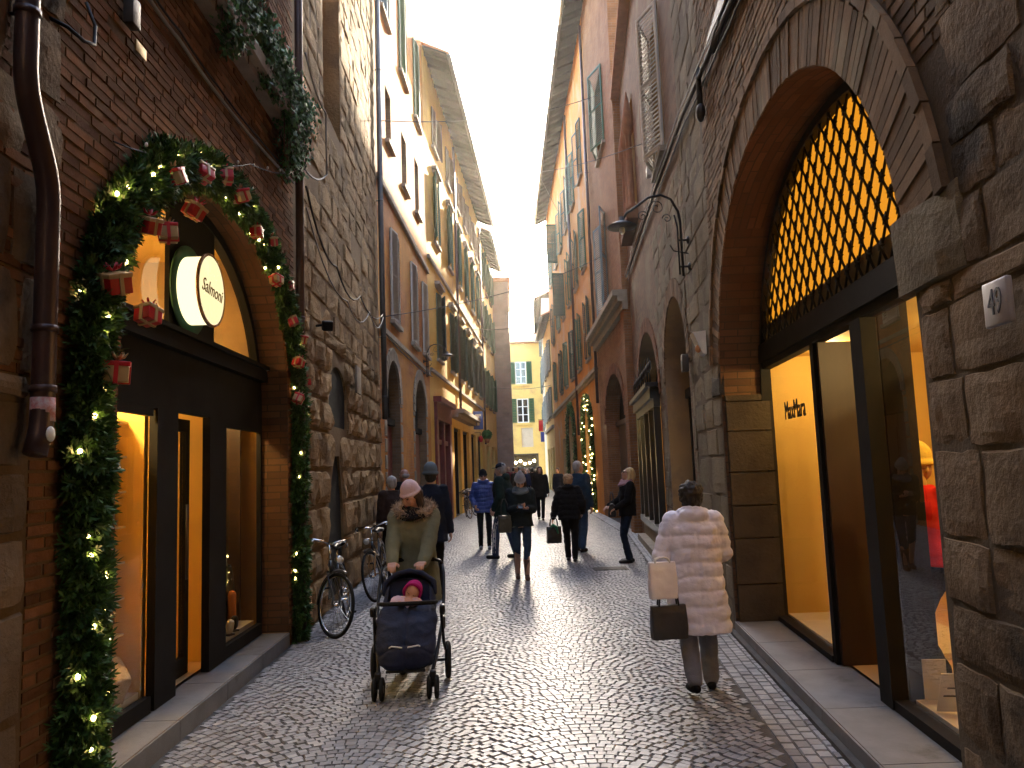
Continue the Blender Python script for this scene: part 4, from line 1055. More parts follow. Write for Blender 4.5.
# gift boxes
gw = [M['giftred'], M['giftgold']]
gifts = [(4.74, 3.62), (5.21, 3.83), (5.64, 3.98), (6.02, 3.96), (5.04, 3.50), (4.36, 3.18), (4.64, 3.22), (3.98, 2.74), (4.38, 2.65), (4.02, 2.27)]
where = ['topmost left, cream sided, at the crown of the garland', 'red with big bow, second from left at the crown of the garland', 'third along the crown of the garland, cream front', 'red, where the garland starts down on the right', 'hanging inside the crown of the garland, below the others',
         'red with cream ribbon on the left shoulder of the garland', 'just below the left shoulder one, cream faced', 'large red with cream lid halfway down the left side of the garland', 'half hidden in the needles beside the left fanlight pane', 'lowest on the left side of the garland, white lid and red bow']
gifts2 = [(6.55, 3.83), (6.97, 3.87), (7.16, 3.55), (7.58, 3.60), (7.76, 3.27), (8.08, 3.14), (7.96, 2.87), (8.28, 2.70), (7.94, 2.49)]
where2 = ['first on the right haunch of the garland, above the round sign', 'second on the right haunch, pale side outward', 'red, on the inner edge of the right side of the garland', 'red, on the outer edge near the stone house corner', 'cream and red, middle of the right side of the garland', 'small red, just under the middle of the right side',
          'red, level with the shop transom on the right side of the garland', 'small orange red, outermost on the right side of the garland', 'lowest on the right side of the garland, red']
for i, ((y_, z_), wh) in enumerate(zip(gifts+gifts2, where+where2)):
    of = .14 if i < 10 else .10; c = FL1.P(y_, z_, of+.03); s_ = (.085 if i < 10 else .075)*(1.15 if i in (7, 9) else 1)
    a, b = (0, 1) if i % 3 != 0 else (1, 0)
    rot = Euler((R.uniform(-.5, .5), R.uniform(-.4, .4), R.uniform(-.6, .6))).to_matrix()
    t = thing('gift_box', 'gift box '+wh, 'gift box', c, 0, 'gift boxes on the fir garland')
    m_ = MB(); m_.rbox(c, s_*1.25, s_*1.3, s_*.95, rot, .004); m_.build('box', gw[a], t)
    m_ = MB(); m_.rbox(c+rot @ V((0, 0, s_*.52)), s_*1.36, s_*1.42, s_*.26, rot, .004); m_.build('lid', gw[b], t)
    m_ = MB(); m_.rbox(c+rot @ V((0, 0, s_*.06)), s_*1.40, s_*.22, s_*1.20, rot); m_.rbox(c+rot @ V((0, 0, s_*.06)), s_*.22, s_*1.46, s_*1.21, rot); m_.build('ribbon', gw[b] if a == 0 else gw[0], t)
    m_ = MB(); tp = c+rot @ V((0, 0, s_*.75))
    for k in range(6):
        th = k*PI/3; e = rot @ V((math.cos(th), math.sin(th), .55)); m_.tube([tp, tp+e*s_*.25, tp+e*s_*.5+rot @ V((0, 0, .01)), tp+e*s_*.34+rot @ V((0, 0, -.004)), tp], s_*.085, 5, flat=.5)
    m_.build('bow', M['giftred'] if b else M['giftgold'], t)

# round lit shop sign
c = FL1.P(6.04, 3.2, -.26); ax = V((1, .025, 0)).normalized()
t = thing('round_shop_sign', 'round glowing white shop sign with thin script, green backing disc, under the garland', 'sign', c)
m_ = MB(); m_.tube([c, c+ax*.015], .36, 48); m_.build('backing_disc', surf('green_sign_disc', (.04, .17, .11), (.03, .13, .08), 3, .4, .05, 30), t)
m_ = MB(); m_.tube([c+ax*.016, c+ax*.17], .272, 48); m_.build('light_drum', emit('sign_drum_light', (1., .80, .42), .16), t)
m_ = MB(); m_.ring(c+ax*.18, ax, .285, .014, 48, 8); m_.build('rim', surf('copper_sign_rim', (.50, .30, .17), None, 3, .4, 0, metal=.6), t)
m_ = MB(); m_.tube([c+ax*.171, c+ax*.188], .278, 48); m_.build('sign_face', emit('sign_face_light', (1., .84, .45), .095), t)
Mt = Matrix.Translation(c+ax*.190) @ Matrix(((-.025, 0, 1, 0), (1, 0, .025, 0), (0, 1, 0, 0), (0, 0, 0, 1)))
textmesh('Salmoni', .155, 'lettering', surf('gold_script', (.30, .15, .03), None, 3, .5, 0), t, Mt @ Matrix.Rotation(-.06, 4, 'Z'), .002, shear=.35, squeeze=.9)

# ivy on the ledge
def ivy(label, F, y0, y1, z0, z1, off, n, seed):
    gr = random.Random(seed); m_ = MB()
    for i in range(n):
        y_ = gr.uniform(y0, y1); h_ = 1-abs((y_-(y0+y1)/2)/((y1-y0)/2))**2.5
        z_ = z1-(z1-z0)*gr.random()**1.3*(.35+.65*h_)*(1+.4*noise.noise(V((y_*4, 0, seed)))); o_ = off+gr.gauss(0, .06)+.06*(z_-z0)
        c = F.P(y_, z_, max(.02, o_)); nrm = V((F.o, gr.gauss(0, .6), gr.gauss(.2, .6))).normalized(); u = nrm.orthogonal().normalized()
        u = Matrix.Rotation(gr.uniform(0, 6.28), 3, nrm) @ u; w_ = nrm.cross(u); s_ = gr.uniform(.018, .034)
        m_.add([c-u*s_, c+w_*s_*.8, c+u*s_*.3+w_*s_*.5, c+u*s_*1.25, c+u*s_*.3-w_*s_*.5, c-w_*s_*.8], [(0, 1, 2, 3, 4, 5)])
    t = thing('ivy_plant', label, 'plant', F.P((y0+y1)/2, z0, off))
    m_.build('leaves', M['ivy'], t)
    m_ = MB(); m_.cur = 0
    for k in range(7):
        yy = y0+(y1-y0)*(k+.5)/7; m_.tube([F.P(yy, z1, off*.8), F.P(yy+.03, (z0+z1)/2, off), F.P(yy-.04, z0+.1, off*1.1)], .006, 4)
    m_.build('stems', M['louver_brown'], t)
    m_ = MB(); F.slab(m_, y0+.15, y1-.1, 5.475, 5.62, .17, .02); m_.build('planter', M['blackmetal'], t)
ivy('ivy clump on the upper ledge, nearest of three, cut by the top of the picture', FL1, 5.45, 6.35, 5.12, 5.95, .14, 2600, 1)
ivy('middle of the three ivy clumps on the upper brick ledge', FL1, 6.5, 7.25, 5.22, 5.85, .14, 2300, 2)
ivy('farthest ivy clump trailing down from the ledge by the downpipe', FL1, 7.3, 8.1, 4.75, 5.75, .15, 2800, 3)

# ================================================================== pipes, cables, lamps, signs
def dpipe(label, F, pts, off, r_, mat, clamps=(), shoe=False, name='downpipe'):
    P3 = [F.P(a, b, off) for a, b in pts]; t = thing(name, label, 'downpipe', P3[-1])
    # round the bends
    sm = [P3[0]]
    for i in range(1, len(P3)-1):
        a, b, c = P3[i-1], P3[i], P3[i+1]; d1 = min(.12, (b-a).length*.45); d2 = min(.12, (c-b).length*.45)
        p, q = b+(a-b).normalized()*d1, b+(c-b).normalized()*d2
        for k in range(6): u = k/5; sm.append(p*(1-u)**2+b*2*u*(1-u)+q*u*u)
    sm.append(P3[-1]); m_ = MB(); m_.tube(sm, r_, 16); m_.build('pipe', mat, t)
    for (a, b) in clamps:
        m_ = MB(); m_.tube([F.P(a, b-.016, off), F.P(a, b+.016, off)], r_+.007, 16); m_.tube([F.P(a, b, off), F.P(a, b, 0)], .009, 6); m_.build('clamp', mat, t)
    return t
dp = dpipe('thick brown painted downpipe with a double bend at the far left edge', FL1, [(3.32, 8), (3.31, 3.50), (3.52, 3.12), (3.52, 1.98), (3.47, 1.84)], .08, .051, M['pipe'], [(3.31, 3.85), (3.52, 2.42), (3.52, 2.14), (3.32, 4.8)])
m_ = MB(); c = FL1.P(3.52, 2.04, .08)
for z0_, z1_, k in ((1.99, 2.10, 0),): m_.tube([(c.x, c.y, z0_), (c.x, c.y, z1_)], .0525, 16)
m_.build('paper_sticker', surf('torn_white_red_sticker', (.6, .58, .56), (.5, .03, .03), 26, .6, 0), dp)
m_ = MB(); c = FL1.P(3.50, 1.93, .132); m_.ell(c, (.010, .034, .036), 14, 8); m_.build('round_sticker', M['white'], dp)
dpipe('slim dark downpipe at the corner between the brick shop and the rough stone house', FL1, [(8.22, 13), (8.22, .1)], .09, .045, M['pipe'], [(8.22, z_) for z_ in (1.2, 3.4, 5.1, 7.2)])
dpipe('grey downpipe ending above the street at the corner of the orange house', FL2, [(15.15, 16.5), (15.15, 4.95), (15.22, 4.7), (15.22, 2.75)], .10, .055, M['pipe_grey'], [(15.15, 10), (15.15, 7.2), (15.22, 4.4), (15.22, 3.2)])
dpipe('brown downpipe at the corner of the red brick house on the right', FR2, [(26.3, 17.5), (26.3, 3.8)], .09, .055, M['pipe'], [(26.3, 12), (26.3, 8), (26.3, 5)])
dpipe('slim downpipe halfway along the long orange house', FR3, [(33.4, 17.5), (33.4, 3.0)], .09, .055, M['pipe'], [(33.4, 12), (33.4, 7)])
dpipe('slim downpipe between the third and fourth window of the yellow house', FL4, [(30.2, 14.8), (30.2, 3.9)], .09, .055, M['pipe'], [(30.2, 12), (30.2, 7)])
dpipe('slim downpipe at the far end of the yellow house', FL4, [(40.7, 14.8), (40.7, 3)], .09, .055, M['pipe'], [(40.7, 9)])

def cable(label, pts, r_=.009, mat='cable', sag=0., sub=6, cat='cable', name='cable'):
    P3 = []
    for i in range(len(pts)-1):
        a, b = V(pts[i]), V(pts[i+1])
        for k in range(sub): u = k/sub; P3.append(a.lerp(b, u)+V((0, 0, -sag*4*u*(1-u))))
    P3.append(V(pts[-1])); m_ = MB(); m_.tube(P3, r_, 5)
    return single(name, m_, M[mat], label, cat)
lw = [(4.0, 4.86), (4.64, 4.78), (5.11, 4.78), (5.89, 4.76), (6.92, 4.80), (8.25, 4.93)]
cable('pale cable running along the left brick wall under the ivy ledge', [FL1.P(a, b, .03) for a, b in lw], .014, 'cable_pale', .01)
cable('dark cable just above the pale one on the left brick wall', [FL1.P(a, b+.07, .03) for a, b in lw], .009, 'cable', .015)
cable('looped dark cable bundle slung low across the rough stone house', [FL2.P(8.4, 4.95, .12), FL2.P(10.2, 4.5, .12), FL2.P(12.2, 4.55, .12), FL2.P(15.1, 4.85, .12)], .012, 'cable', .22)
cable('second cable slung lower across the rough stone house', [FL2.P(8.4, 4.7, .12), FL2.P(11, 4.2, .12), FL2.P(13.2, 4.5, .12), FL2.P(15.1, 4.78, .12)], .009, 'cable_pale', .25)
cable('upper loop of cable hanging at the top of the rough stone house by the pipe', [FL2.P(8.5, 6.6, .1), FL2.P(9.4, 6.3, .15), FL2.P(9.7, 5.6, .1), FL2.P(8.5, 5.2, .08)], .012, 'cable_pale', .1)
rc_ = [(5.0, 5.34), (5.89, 5.42), (6.56, 5.51), (7.38, 5.61), (8.82, 5.80), (11.01, 5.98), (14.56, 6.2), (19.1, 6.4)]
cable('thick black cable trunk climbing along the right stone wall', [FR1.P(a, b, .06) for a, b in rc_], .026, 'cable', .0)
cable('thin pale cable clipped beside the thick trunk on the right wall', [FR1.P(a, b+.045, .10) for a, b in rc_], .008, 'cable_pale', .01)
cable('second thin dark cable below the thick trunk on the right wall', [FR1.P(a, b-.09, .04) for a, b in rc_], .010, 'cable', .02)
m_ = MB(); FR1.slab(m_, 5.2, 6.9, 5.52, 5.66, .09, .02); single('cable_duct', m_, M['blackmetal'], 'dark boxed cable duct above the lattice arch on the right wall', 'duct')
cable('string of tiny unlit bulbs running up from the brick wall over the garland crown', [FL1.P(4.18, 3.62, .05), FL1.P(5.32, 4.0, .1), FL1.P(6.46, 4.42, .1), FL1.P(8.0, 4.95, .1)], .005, 'cable', .04, cat='string lights', name='festoon_wire')
for i in range(9):
    m_ = MB(); p = FL1.P(4.5+i*.42, 3.74+i*.145, .09); m_.ell(p, (.011, .011, .016), 8, 6)
    single('festoon_bulb', m_, M['white'], 'tiny clear bulb on the wire above the garland, number %s from its lower end' % ('one', 'two', 'three', 'four', 'five', 'six', 'seven', 'eight', 'nine')[i], 'bulb', 'tiny bulbs on the wire over the garland')
cable('wire crossing the street from the grey downpipe to the red brick house', [FL2.P(15.15, 4.8, .1), FR2.P(24.0, 8.3, 0)], .010, sag=.25, sub=16)
cable('higher wire crossing the street to the top of the red brick house', [FL2.P(15.15, 8.9, .1), FR2.P(23.0, 13.2, 0)], .010, sag=.3, sub=16)
cable('wire from the right stone wall across to the long orange house', [FR1.P(11.2, 6.6, .05), (.9, 20, 9.6), FR3.P(33, 12, .1)], .008, sag=.1, sub=10)
cable('far wire crossing the street between yellow and orange houses', [FL4.P(33, 7.8, 0), FR3.P(40, 9.6, 0)], .014, sag=.3, sub=12)
cable('farthest wire crossing the street below the end house windows', [FL5.P(44, 6.4, 0), FR4.P(52, 7.2, 0)], .016, sag=.2, sub=12)
cable('cable strung along the orange house above its arched doorways', [FL3.P(15.4, 4.55, .09), FL3.P(19, 4.45, .09), FL3.P(23.2, 4.55, .09)], .014, sag=.05)

# wall lamps on gooseneck brackets
def lamp(label, F, y, zm, reach, zt, zl, ys=0):
    t = thing('wall_lamp', label, 'street lamp', F.P(y, zm, 0)); o = F.o; X = F.X(y)
    p = lambda d, z: V((X+o*d, y, z))
    m_ = MB()
    m_.tube([p(.10, zm-.12), p(.10, zm+.55), p(.12, zt-.22), p(.20, zt-.06), p(.32, zt), p(.48, zt-.03), p(.62, zt-.13), p(reach-.06, zl+.16), p(reach, zl+.05)], .016, 8)
    m_.tube([p(.14, zm-.1), p(.14, zm+.5), p(.17, zt-.26)], .012, 6)
    for z_ in (zm, zm+.33): m_.tube([p(0, z_), p(.03, z_), p(.04, z_), p(.14, z_)], [.05, .045, .014, .014], 10)
    m_.build('bracket', M['blackmetal'], t)
    m_ = MB()
    for (cx, cz, r0_, sg) in ((.38, zt-.16, .10, 1), (.56, zt-.26, .07, -1), (.26, zt-.30, .06, 1)):
        m_.tube([p(cx+sg*r0_*(1-i/26)*math.cos(i*.42), cz+r0_*(1-i/26)*math.sin(i*.42)) for i in range(22)], .006, 5)
    m_.tube([p(.02, zm+.16), p(.2, zm+.2), p(.24, zm+.27)], .009, 5)
    m_.build('scrollwork', M['blackmetal'], t)
    m_ = MB(); m_.tube([p(reach, zl+.12), p(reach, zl+.05), p(reach, zl+.045), p(reach, zl+.0), p(reach, zl-.015)], [.03, .035, .10, .185, .18], 28); m_.build('lamp_shade', M['pipe_grey'], t)
    m_ = MB(); m_.ell(p(reach, zl-.05), (.035, .035, .055), 12, 8); m_.build('bulb', M['white'], t)
lamp('wrought iron gooseneck street lamp with flat disc shade on the right stone wall', FR1, 9.2, 4.07, .82, 4.98, 4.60)
lamp('dark gooseneck street lamp on the orange house between its arched doorways', FL3, 21.9, 4.5, .70, 5.32, 4.98)

# small wall fittings
def plate(name, label, cat, F, y, z, w_, h_, d_, mat, bev=.004, off=0.03):
    m_ = MB(); m_.rbox(F.P(y, z, off+d_/2), d_, w_, h_, Matrix.Rotation(math.atan2(F.B[0]-F.A[0], F.B[1]-F.A[1])*-1, 3, 'Z'), bev); return single(name, m_, mat, label, cat)
t = thing('house_number_sign', 'small greyish marble house number plate reading 49 on the right stone pier', 'sign', FR1.P(2.535, 2.19, .05))
m_ = MB(); m_.rbox(FR1.P(2.535, 2.19, .055), .022, .155, .155, Matrix.Rotation(-.0825, 3, 'Z'), .009); m_.build('plate', surf('grey_marble_plate', (.46, .42, .42), (.38, .35, .35), 6, .5, .1, 30), t)
Mt = Matrix.Translation(FR1.P(2.535, 2.19, .0675)) @ Matrix(((-.0825, 0, -1, 0), (-1, 0, .0825, 0), (0, 1, 0, 0), (0, 0, 0, 1)))
textmesh('49', .125, 'number', surf('navy_numeral', (.02, .02, .05), None, 3, .5, 0), t, Mt, .0015, squeeze=.72)
m_ = MB(); c = FR1.P(8.45, 3.0, .03)
t = thing('alarm_siren', 'white wedge shaped alarm box with orange lamp on the right stone wall', 'alarm', c)
P = FR1.P; m_.add([P(8.32, 2.86, .03), P(8.58, 2.86, .03), P(8.58, 3.12, .03), P(8.32, 3.12, .03), P(8.34, 2.87, .07), P(8.56, 2.87, .07), P(8.56, 3.11, .17), P(8.34, 3.11, .17)], [(0,1,2,3),(4,5,6,7),(0,1,5,4),(1,2,6,5),(2,3,7,6),(3,0,4,7)]); m_.build('housing', M['white'], t)
m_ = MB(); m_.ell(P(8.40, 2.93, .11), (.035, .035, .045), 12, 8); m_.build('lamp', surf('orange_lens', (.6, .28, .12), None, 3, .3, 0), t)
plate('junction_box', 'grey junction box beside the grilled arch on the right wall', 'junction box', FR1, 9.75, 2.95, .14, .22, .08, M['pipe_grey'])
plate('doorbell_plate', 'small pale doorbell plate on the right stone wall below the alarm box', 'doorbell', FR1, 8.7, 2.2, .06, .15, .03, M['sill'])
plate('junction_box', 'small white junction box high on the right wall beside the cables', 'junction box', FR1, 12.6, 6.6, .16, .16, .08, M['white'])
plate('wall_plaque', 'small pale stone plaque on the rough stone house above the narrow niche', 'plaque', FL2, 11.95, 3.15, .42, .42, .03, M['sill'], off=.09)
plate('wall_sensor_box', 'small grey sensor box high on the left brick wall', 'sensor', FL1, 4.35, 4.5, .10, .17, .06, M['pipe_grey'])
plate('brass_plate', 'little brass coloured plate on the left brick wall below the grey sensor box', 'plate', FL1, 4.52, 4.36, .14, .07, .012, surf('brass', (.55, .40, .18), None, 3, .4, 0, metal=.6), .002)
plate('intercom', 'weathered grey intercom box beside the garland on the left wall', 'intercom', FL1, 3.98, 2.27, .12, .2, .05, M['pipe_grey'])
t = thing('hook', 'curled black iron hook on the left wall beside the brown downpipe', 'hook', FL1.P(3.75, 4.05, 0)); m_ = MB()
m_.tube([FL1.P(3.62, 4.02, .0), FL1.P(3.64, 3.98, .08), FL1.P(3.72, 3.95, .12), FL1.P(3.82, 3.99, .12), FL1.P(3.86, 4.12, .10), FL1.P(3.84, 4.24, .06)], .010, 6); m_.build('iron', M['blackmetal'], t)
t = thing('wall_floodlight', 'small black floodlight on the rough stone house near the garland', 'floodlight', FL2.P(9.2, 3.5, .1)); m_ = MB()
m_.tube([FL2.P(9.2, 3.5, .05), FL2.P(9.15, 3.5, .16)], .015, 6); m_.rbox(FL2.P(9.12, 3.48, .20), .12, .13, .12, Euler((.3, 0, .4)).to_matrix(), .02); m_.build('housing', M['darkmetal'], t)
t = thing('iron_tie_anchor', 'dark iron wall anchor above the lattice arch on the right', 'wall anchor', FR1.P(7.6, 5.5, 0)); m_ = MB()
m_.tube([FR1.P(7.6, 5.75, .06), FR1.P(7.6, 5.25, .06)], .03, 8); m_.ell(FR1.P(7.6, 5.27, .06), (.05, .07, .10), 12, 8); m_.build('iron', M['blackmetal'], t)

# blue sign with white T
t = thing('tobacconist_sign', 'blue projecting sign with a big white letter T on the yellow house', 'sign', (-1.55, 34, 3.85))
m_ = MB(); m_.rbox((-1.55, 34, 3.85), .42, .08, .80, None, .01); m_.build('panel', surf('blue_sign_panel', (.08, .14, .42), None, 3, .4, 0), t)
m_ = MB(); m_.box(-1.68, -1.42, 33.945, 33.957, 4.03, 4.12); m_.box(-1.60, -1.50, 33.945, 33.957, 3.62, 4.03); m_.build('letter', M['white'], t)
m_ = MB(); m_.tube([(-2.0, 34, 4.1), (-1.74, 34, 4.1)], .015, 6); m_.build('bracket', M['blackmetal'], t)
t = thing('poster_board', 'pale pink poster board on the pavement past the bicycles', 'poster board', (-1.42, 33.2, 0))
m_ = MB(); m_.rbox((-1.42, 33.2, .75), .45, .04, 1.1, Matrix.Rotation(-.1, 3, 'X'), .01); m_.build('board', surf('poster_pink', (.55, .38, .34), (.65, .55, .48), 12, .6, 0), t)
m_ = MB()
for s_ in (-.18, .18): m_.tube([(-1.42+s_, 33.2, .25), (-1.42+s_, 33.25, 0)], .015, 6); m_.tube([(-1.42+s_, 33.2, .6), (-1.42+s_, 33.6, 0)], .012, 6)
m_.build('stand', M['blackmetal'], t)
t = thing('hanging_banner', 'red and blue cloth banner hanging from the far grey house', 'banner', (2.35, 62, 4.5))
m_ = MB(); m_.rbox((2.2, 62, 5.0), .35, .03, .9, None, .005); m_.build('red_half', M['giftred'], t); m_ = MB(); m_.rbox((2.3, 61.95, 4.1), .3, .03, .8, None, .005); m_.build('blue_half', surf('banner_blue', (.04, .06, .35), None, 3, .7, 0), t)
m_ = MB(); m_.tube([(2.6, 62, 5.5), (2.0, 62, 5.5)], .02, 6); m_.build('pole', M['blackmetal'], t)
t = thing('red_lantern', 'small red lamp hanging outside a shop of the yellow house under the blue sign', 'lantern', (-1.55, 36, 3.1))
m_ = MB(); m_.ell((-1.55, 36, 3.1), (.11, .11, .16), 12, 8); m_.build('globe', M['giftred'], t); m_ = MB(); m_.tube([(-1.55, 36, 3.25), (-1.55, 36, 3.4), (-1.85, 36, 3.4)], .012, 6); m_.build('arm', M['blackmetal'], t)
t = thing('green_wall_plant', 'round bush in a pot hung at the far corner of the yellow house', 'plant', (-1.35, 38.6, 4.0)); m_ = MB(); gr = random.Random(5)
for i in range(900):
    d = V((gr.gauss(0, 1), gr.gauss(0, 1), gr.gauss(0, 1))).normalized()*.26*gr.uniform(.6, 1); c = V((-1.35, 38.6, 3.4))+d; u = V((gr.gauss(0, 1), gr.gauss(0, 1), gr.gauss(0, 1))).normalized()*.04; w_ = d.cross(u).normalized()*.03
    m_.add([c-u, c+w_, c+u, c-w_], [(0, 1, 2, 3)])
m_.build('leaves', M['ivy'], t); m_ = MB(); m_.tube([(-1.35, 38.6, 3.0), (-1.35, 38.6, 3.2)], [.1, .14], 12); m_.tube([(-1.35, 38.6, 3.05), (-1.68, 38.6, 3.05)], .012, 6); m_.build('pot', M['tile'], t)

# ================================================================== things in the shop windows
def shoe(label, F, y, z, off, mat, rz=0, s_=1., boot=False):
    t = thing('display_shoe', label, 'shoe', F.P(y, z, off), rz, 'shoes on display', world=False)
    m_ = MB(); m_.capsule((0, -.08*s_, .045*s_), .036*s_, (0, .04*s_, .032*s_), .03*s_); m_.capsule((0, .04*s_, .03*s_), .03*s_, (0, .12*s_, .026*s_), .022*s_)
    m_.capsule((0, -.085*s_, .05*s_), .034*s_, (0, -.095*s_, (.1 if not boot else .26)*s_), .034*s_)
    o_ = vox(m_, .008, 'upper', mat, t, 1); m_ = MB(); m_.rbox((0, .02*s_, .006*s_), .07*s_, .27*s_, .014*s_, None, .004); m_.build('sole', M['black_letter'], t); return t
SHM = [surf('tan_leather', (.42, .22, .09), None, 3, .4, 0), surf('cream_leather', (.66, .58, .44), None, 3, .4, 0), surf('black_leather_shoe', (.02, .018, .016), None, 3, .35, 0), surf('orange_suede', (.62, .19, .03), None, 3, .7, 0), surf('grey_suede', (.25, .23, .21), None, 3, .7, 0)]
shelf = thing('shoe_shelves', 'lit cream shelves stacked with pale shoes behind the left shop window', 'shelves', FL1.P(4.55, .3, -1.2))
for k in range(8):
    m_ = MB(); FL1.slab(m_, 5.18, 5.495, .40+k*.245, .415+k*.245, -.47, -1.0); m_.build('shelf', M['display_white'], shelf)
m_ = MB(); FL1.slab(m_, 5.18, 5.495, .3, 2.4, -1.0, -1.02); m_.build('side_panel', M['amber_wall'], shelf)
nm = ['bottom', 'second', 'third', 'fourth', 'fifth', 'sixth', 'seventh', 'top']
for k in range(8): shoe('pale shoe on the %s shelf behind the left shop window' % nm[k], FL1, 5.33, .416+k*.245, -.60, SHM[(1, 1, 0, 1, 4, 1, 1, 0)[k]], 1.2+.2*k, .8)
m_ = MB(); m_.rbox(FL1.P(5.28, .38, -.44), .13, .28, .26, Euler((.5, .1, .9)).to_matrix(), .05); vox(m_, .012, 'cushion', surf('woven_cream_cushion', (.55, .43, .28), (.42, .32, .2), 50, .9, .5, 80), None, 1)
cu_ = bpy.data.objects['cushion']; tagset(cu_, 'cream woven cushion leaning at the bottom right of the left shop window', 'cushion')
shoe('grey slipper lying before the cushion in the left shop window', FL1, 5.0, .262, -.40, SHM[4], .6, 1.1); shoe('cream slipper beside the cushion in the left shop window', FL1, 5.1, .262, -.50, SHM[1], 1.0, 1.1)
shoe('orange suede ankle boot at the far end of the right shop window', FL1, 7.78, .262, -.50, SHM[3], .4, 1.2, True); shoe('black shoe beside the orange boot in the right shop window', FL1, 7.55, .262, -.45, SHM[2], .9, 1.1)
shoe('cream shoe between black shoes in the right shop window', FL1, 7.33, .262, -.44, SHM[1], 1.2, 1.1); shoe('grey shoe nearest the door in the right shop window', FL1, 7.08, .262, -.44, SHM[4], .8, 1.2)
BAGLATER = ('display_bag', 'black leather bag on a stand in the right shop window', FL1.P(7.66, .45, -.60), 70, .34, .18, .40, SHM[2], SHM[1], .14)
m_ = MB(); FL1.slab(m_, 7.48, 7.86, .262, .449, -.52, -.75); single('display_plinth', m_, M['black_letter'], 'low black plinth under the leather bag in the right shop window', 'plinth')
# fashion shop
def rail(label, F, y0, y1, z1, off0, off1):
    t = thing('clothes_rail', label, 'clothes rail', F.P(y0, .22, off0)); m_ = MB()
    a, b = F.P(y0, .22, off0), F.P(y1, .22, off1); T = V((0, 0, z1-.22))
    for p in (a, b): m_.obox(p+T/2, (1, 0, 0), (0, 1, 0), (0, 0, 1), .035, .035, z1-.22)
    for z_ in (0, z1-.22-.03): m_.tube([a+V((0, 0, z_+.02)), b+V((0, 0, z_+.02))], .016, 6)
    m_.build('frame', M['darkmetal'], t)
rail('thin black rectangular clothes rail in the lettered fashion shop window', FR1, 7.3, 6.5, 2.15, -.95, -1.15)
rail('tall thin black clothes rail behind the red dressed mannequin', FR1, 5.3, 4.75, 2.35, -1.15, -.92)
t = thing('price_card', 'white price card standing left in the lower corner of the fashion window', 'card', FR1.P(5.0, .22, -.56)); m_ = MB(); m_.obox(FR1.P(4.85, .33, -.62), (.9, -.5, .1), (.5, .9, .2), (-.1, -.2, 1), .13, .006, .26); m_.build('card', M['white'], t)
t = thing('price_card', 'white price card with two dark text lines, nearest in the corner of the fashion window', 'card', FR1.P(4.72, .22, -.50)); m_ = MB(); m_.obox(FR1.P(4.62, .32, -.62), (.9, -.5, .1), (.5, .9, .25), (.05, -.3, 1), .15, .006, .24); m_.build('card', M['white'], t)
m_ = MB()
for z_, w_ in ((.36, .07), (.31, .10)): m_.obox(FR1.P(4.62, .32, -.62)+V((.05, -.3, 1)).normalized()*(z_-.33)+V((-.5, -.9, -.25)).normalized()*.0045, (.9, -.5, .1), (.5, .9, .25), (.05, -.3, 1), w_, .003, .010)
m_.build('text_lines', M['cable'], t)
# ================================================================== people
def cloth(name, c, k=.75, rough=.85, bump=.5, bs=14, sheen=.02):
    return surf(name, c, tuple(x*k for x in c), 5, rough, bump, bs, bdist=.02, sheen=sheen)
SKIN = surf('skin', (.55, .33, .24), (.50, .28, .20), 8, .55, .05, 60)
SKIN2 = surf('ruddy_skin', (.46, .25, .18), (.42, .21, .15), 8, .55, .05, 60)
LIP = surf('lips', (.36, .10, .09), None, 5, .5, 0)
DARK = surf('near_black_detail', (.012, .011, .012), None, 5, .35, 0)
HAIRM = {'black': surf('black_hair', (.012, .010, .010), (.03, .025, .02), 40, .6, .7, 60, stretch=(1, 1, .2)),
         'brown': surf('brown_hair', (.07, .035, .018), (.04, .02, .012), 40, .6, .7, 60, stretch=(1, 1, .2)),
         'blond': surf('blond_hair', (.62, .44, .20), (.42, .28, .12), 40, .55, .7, 60, stretch=(1, 1, .2)),
         'grey': surf('grey_hair', (.38, .36, .34), (.24, .22, .21), 40, .6, .7, 60, stretch=(1, 1, .2)),
         'fair': surf('sandy_hair', (.50, .30, .14), (.36, .2, .09), 40, .6, .7, 60, stretch=(1, 1, .2))}

def ik(a, b, l1, l2, hint):
    a = V(a); b = V(b); d = b-a; L = d.length
    if L > (l1+l2)*.998: L = (l1+l2)*.998; b = a+d.normalized()*L
    dn = d.normalized(); x = (l1*l1-l2*l2+L*L)/(2*L); h = math.sqrt(max(0, l1*l1-x*x))
    hint = V(hint); p = hint-dn*hint.dot(dn)
    p = p.normalized() if p.length > 1e-5 else V((0, 0, 0))
    return a+dn*x+p*h, b

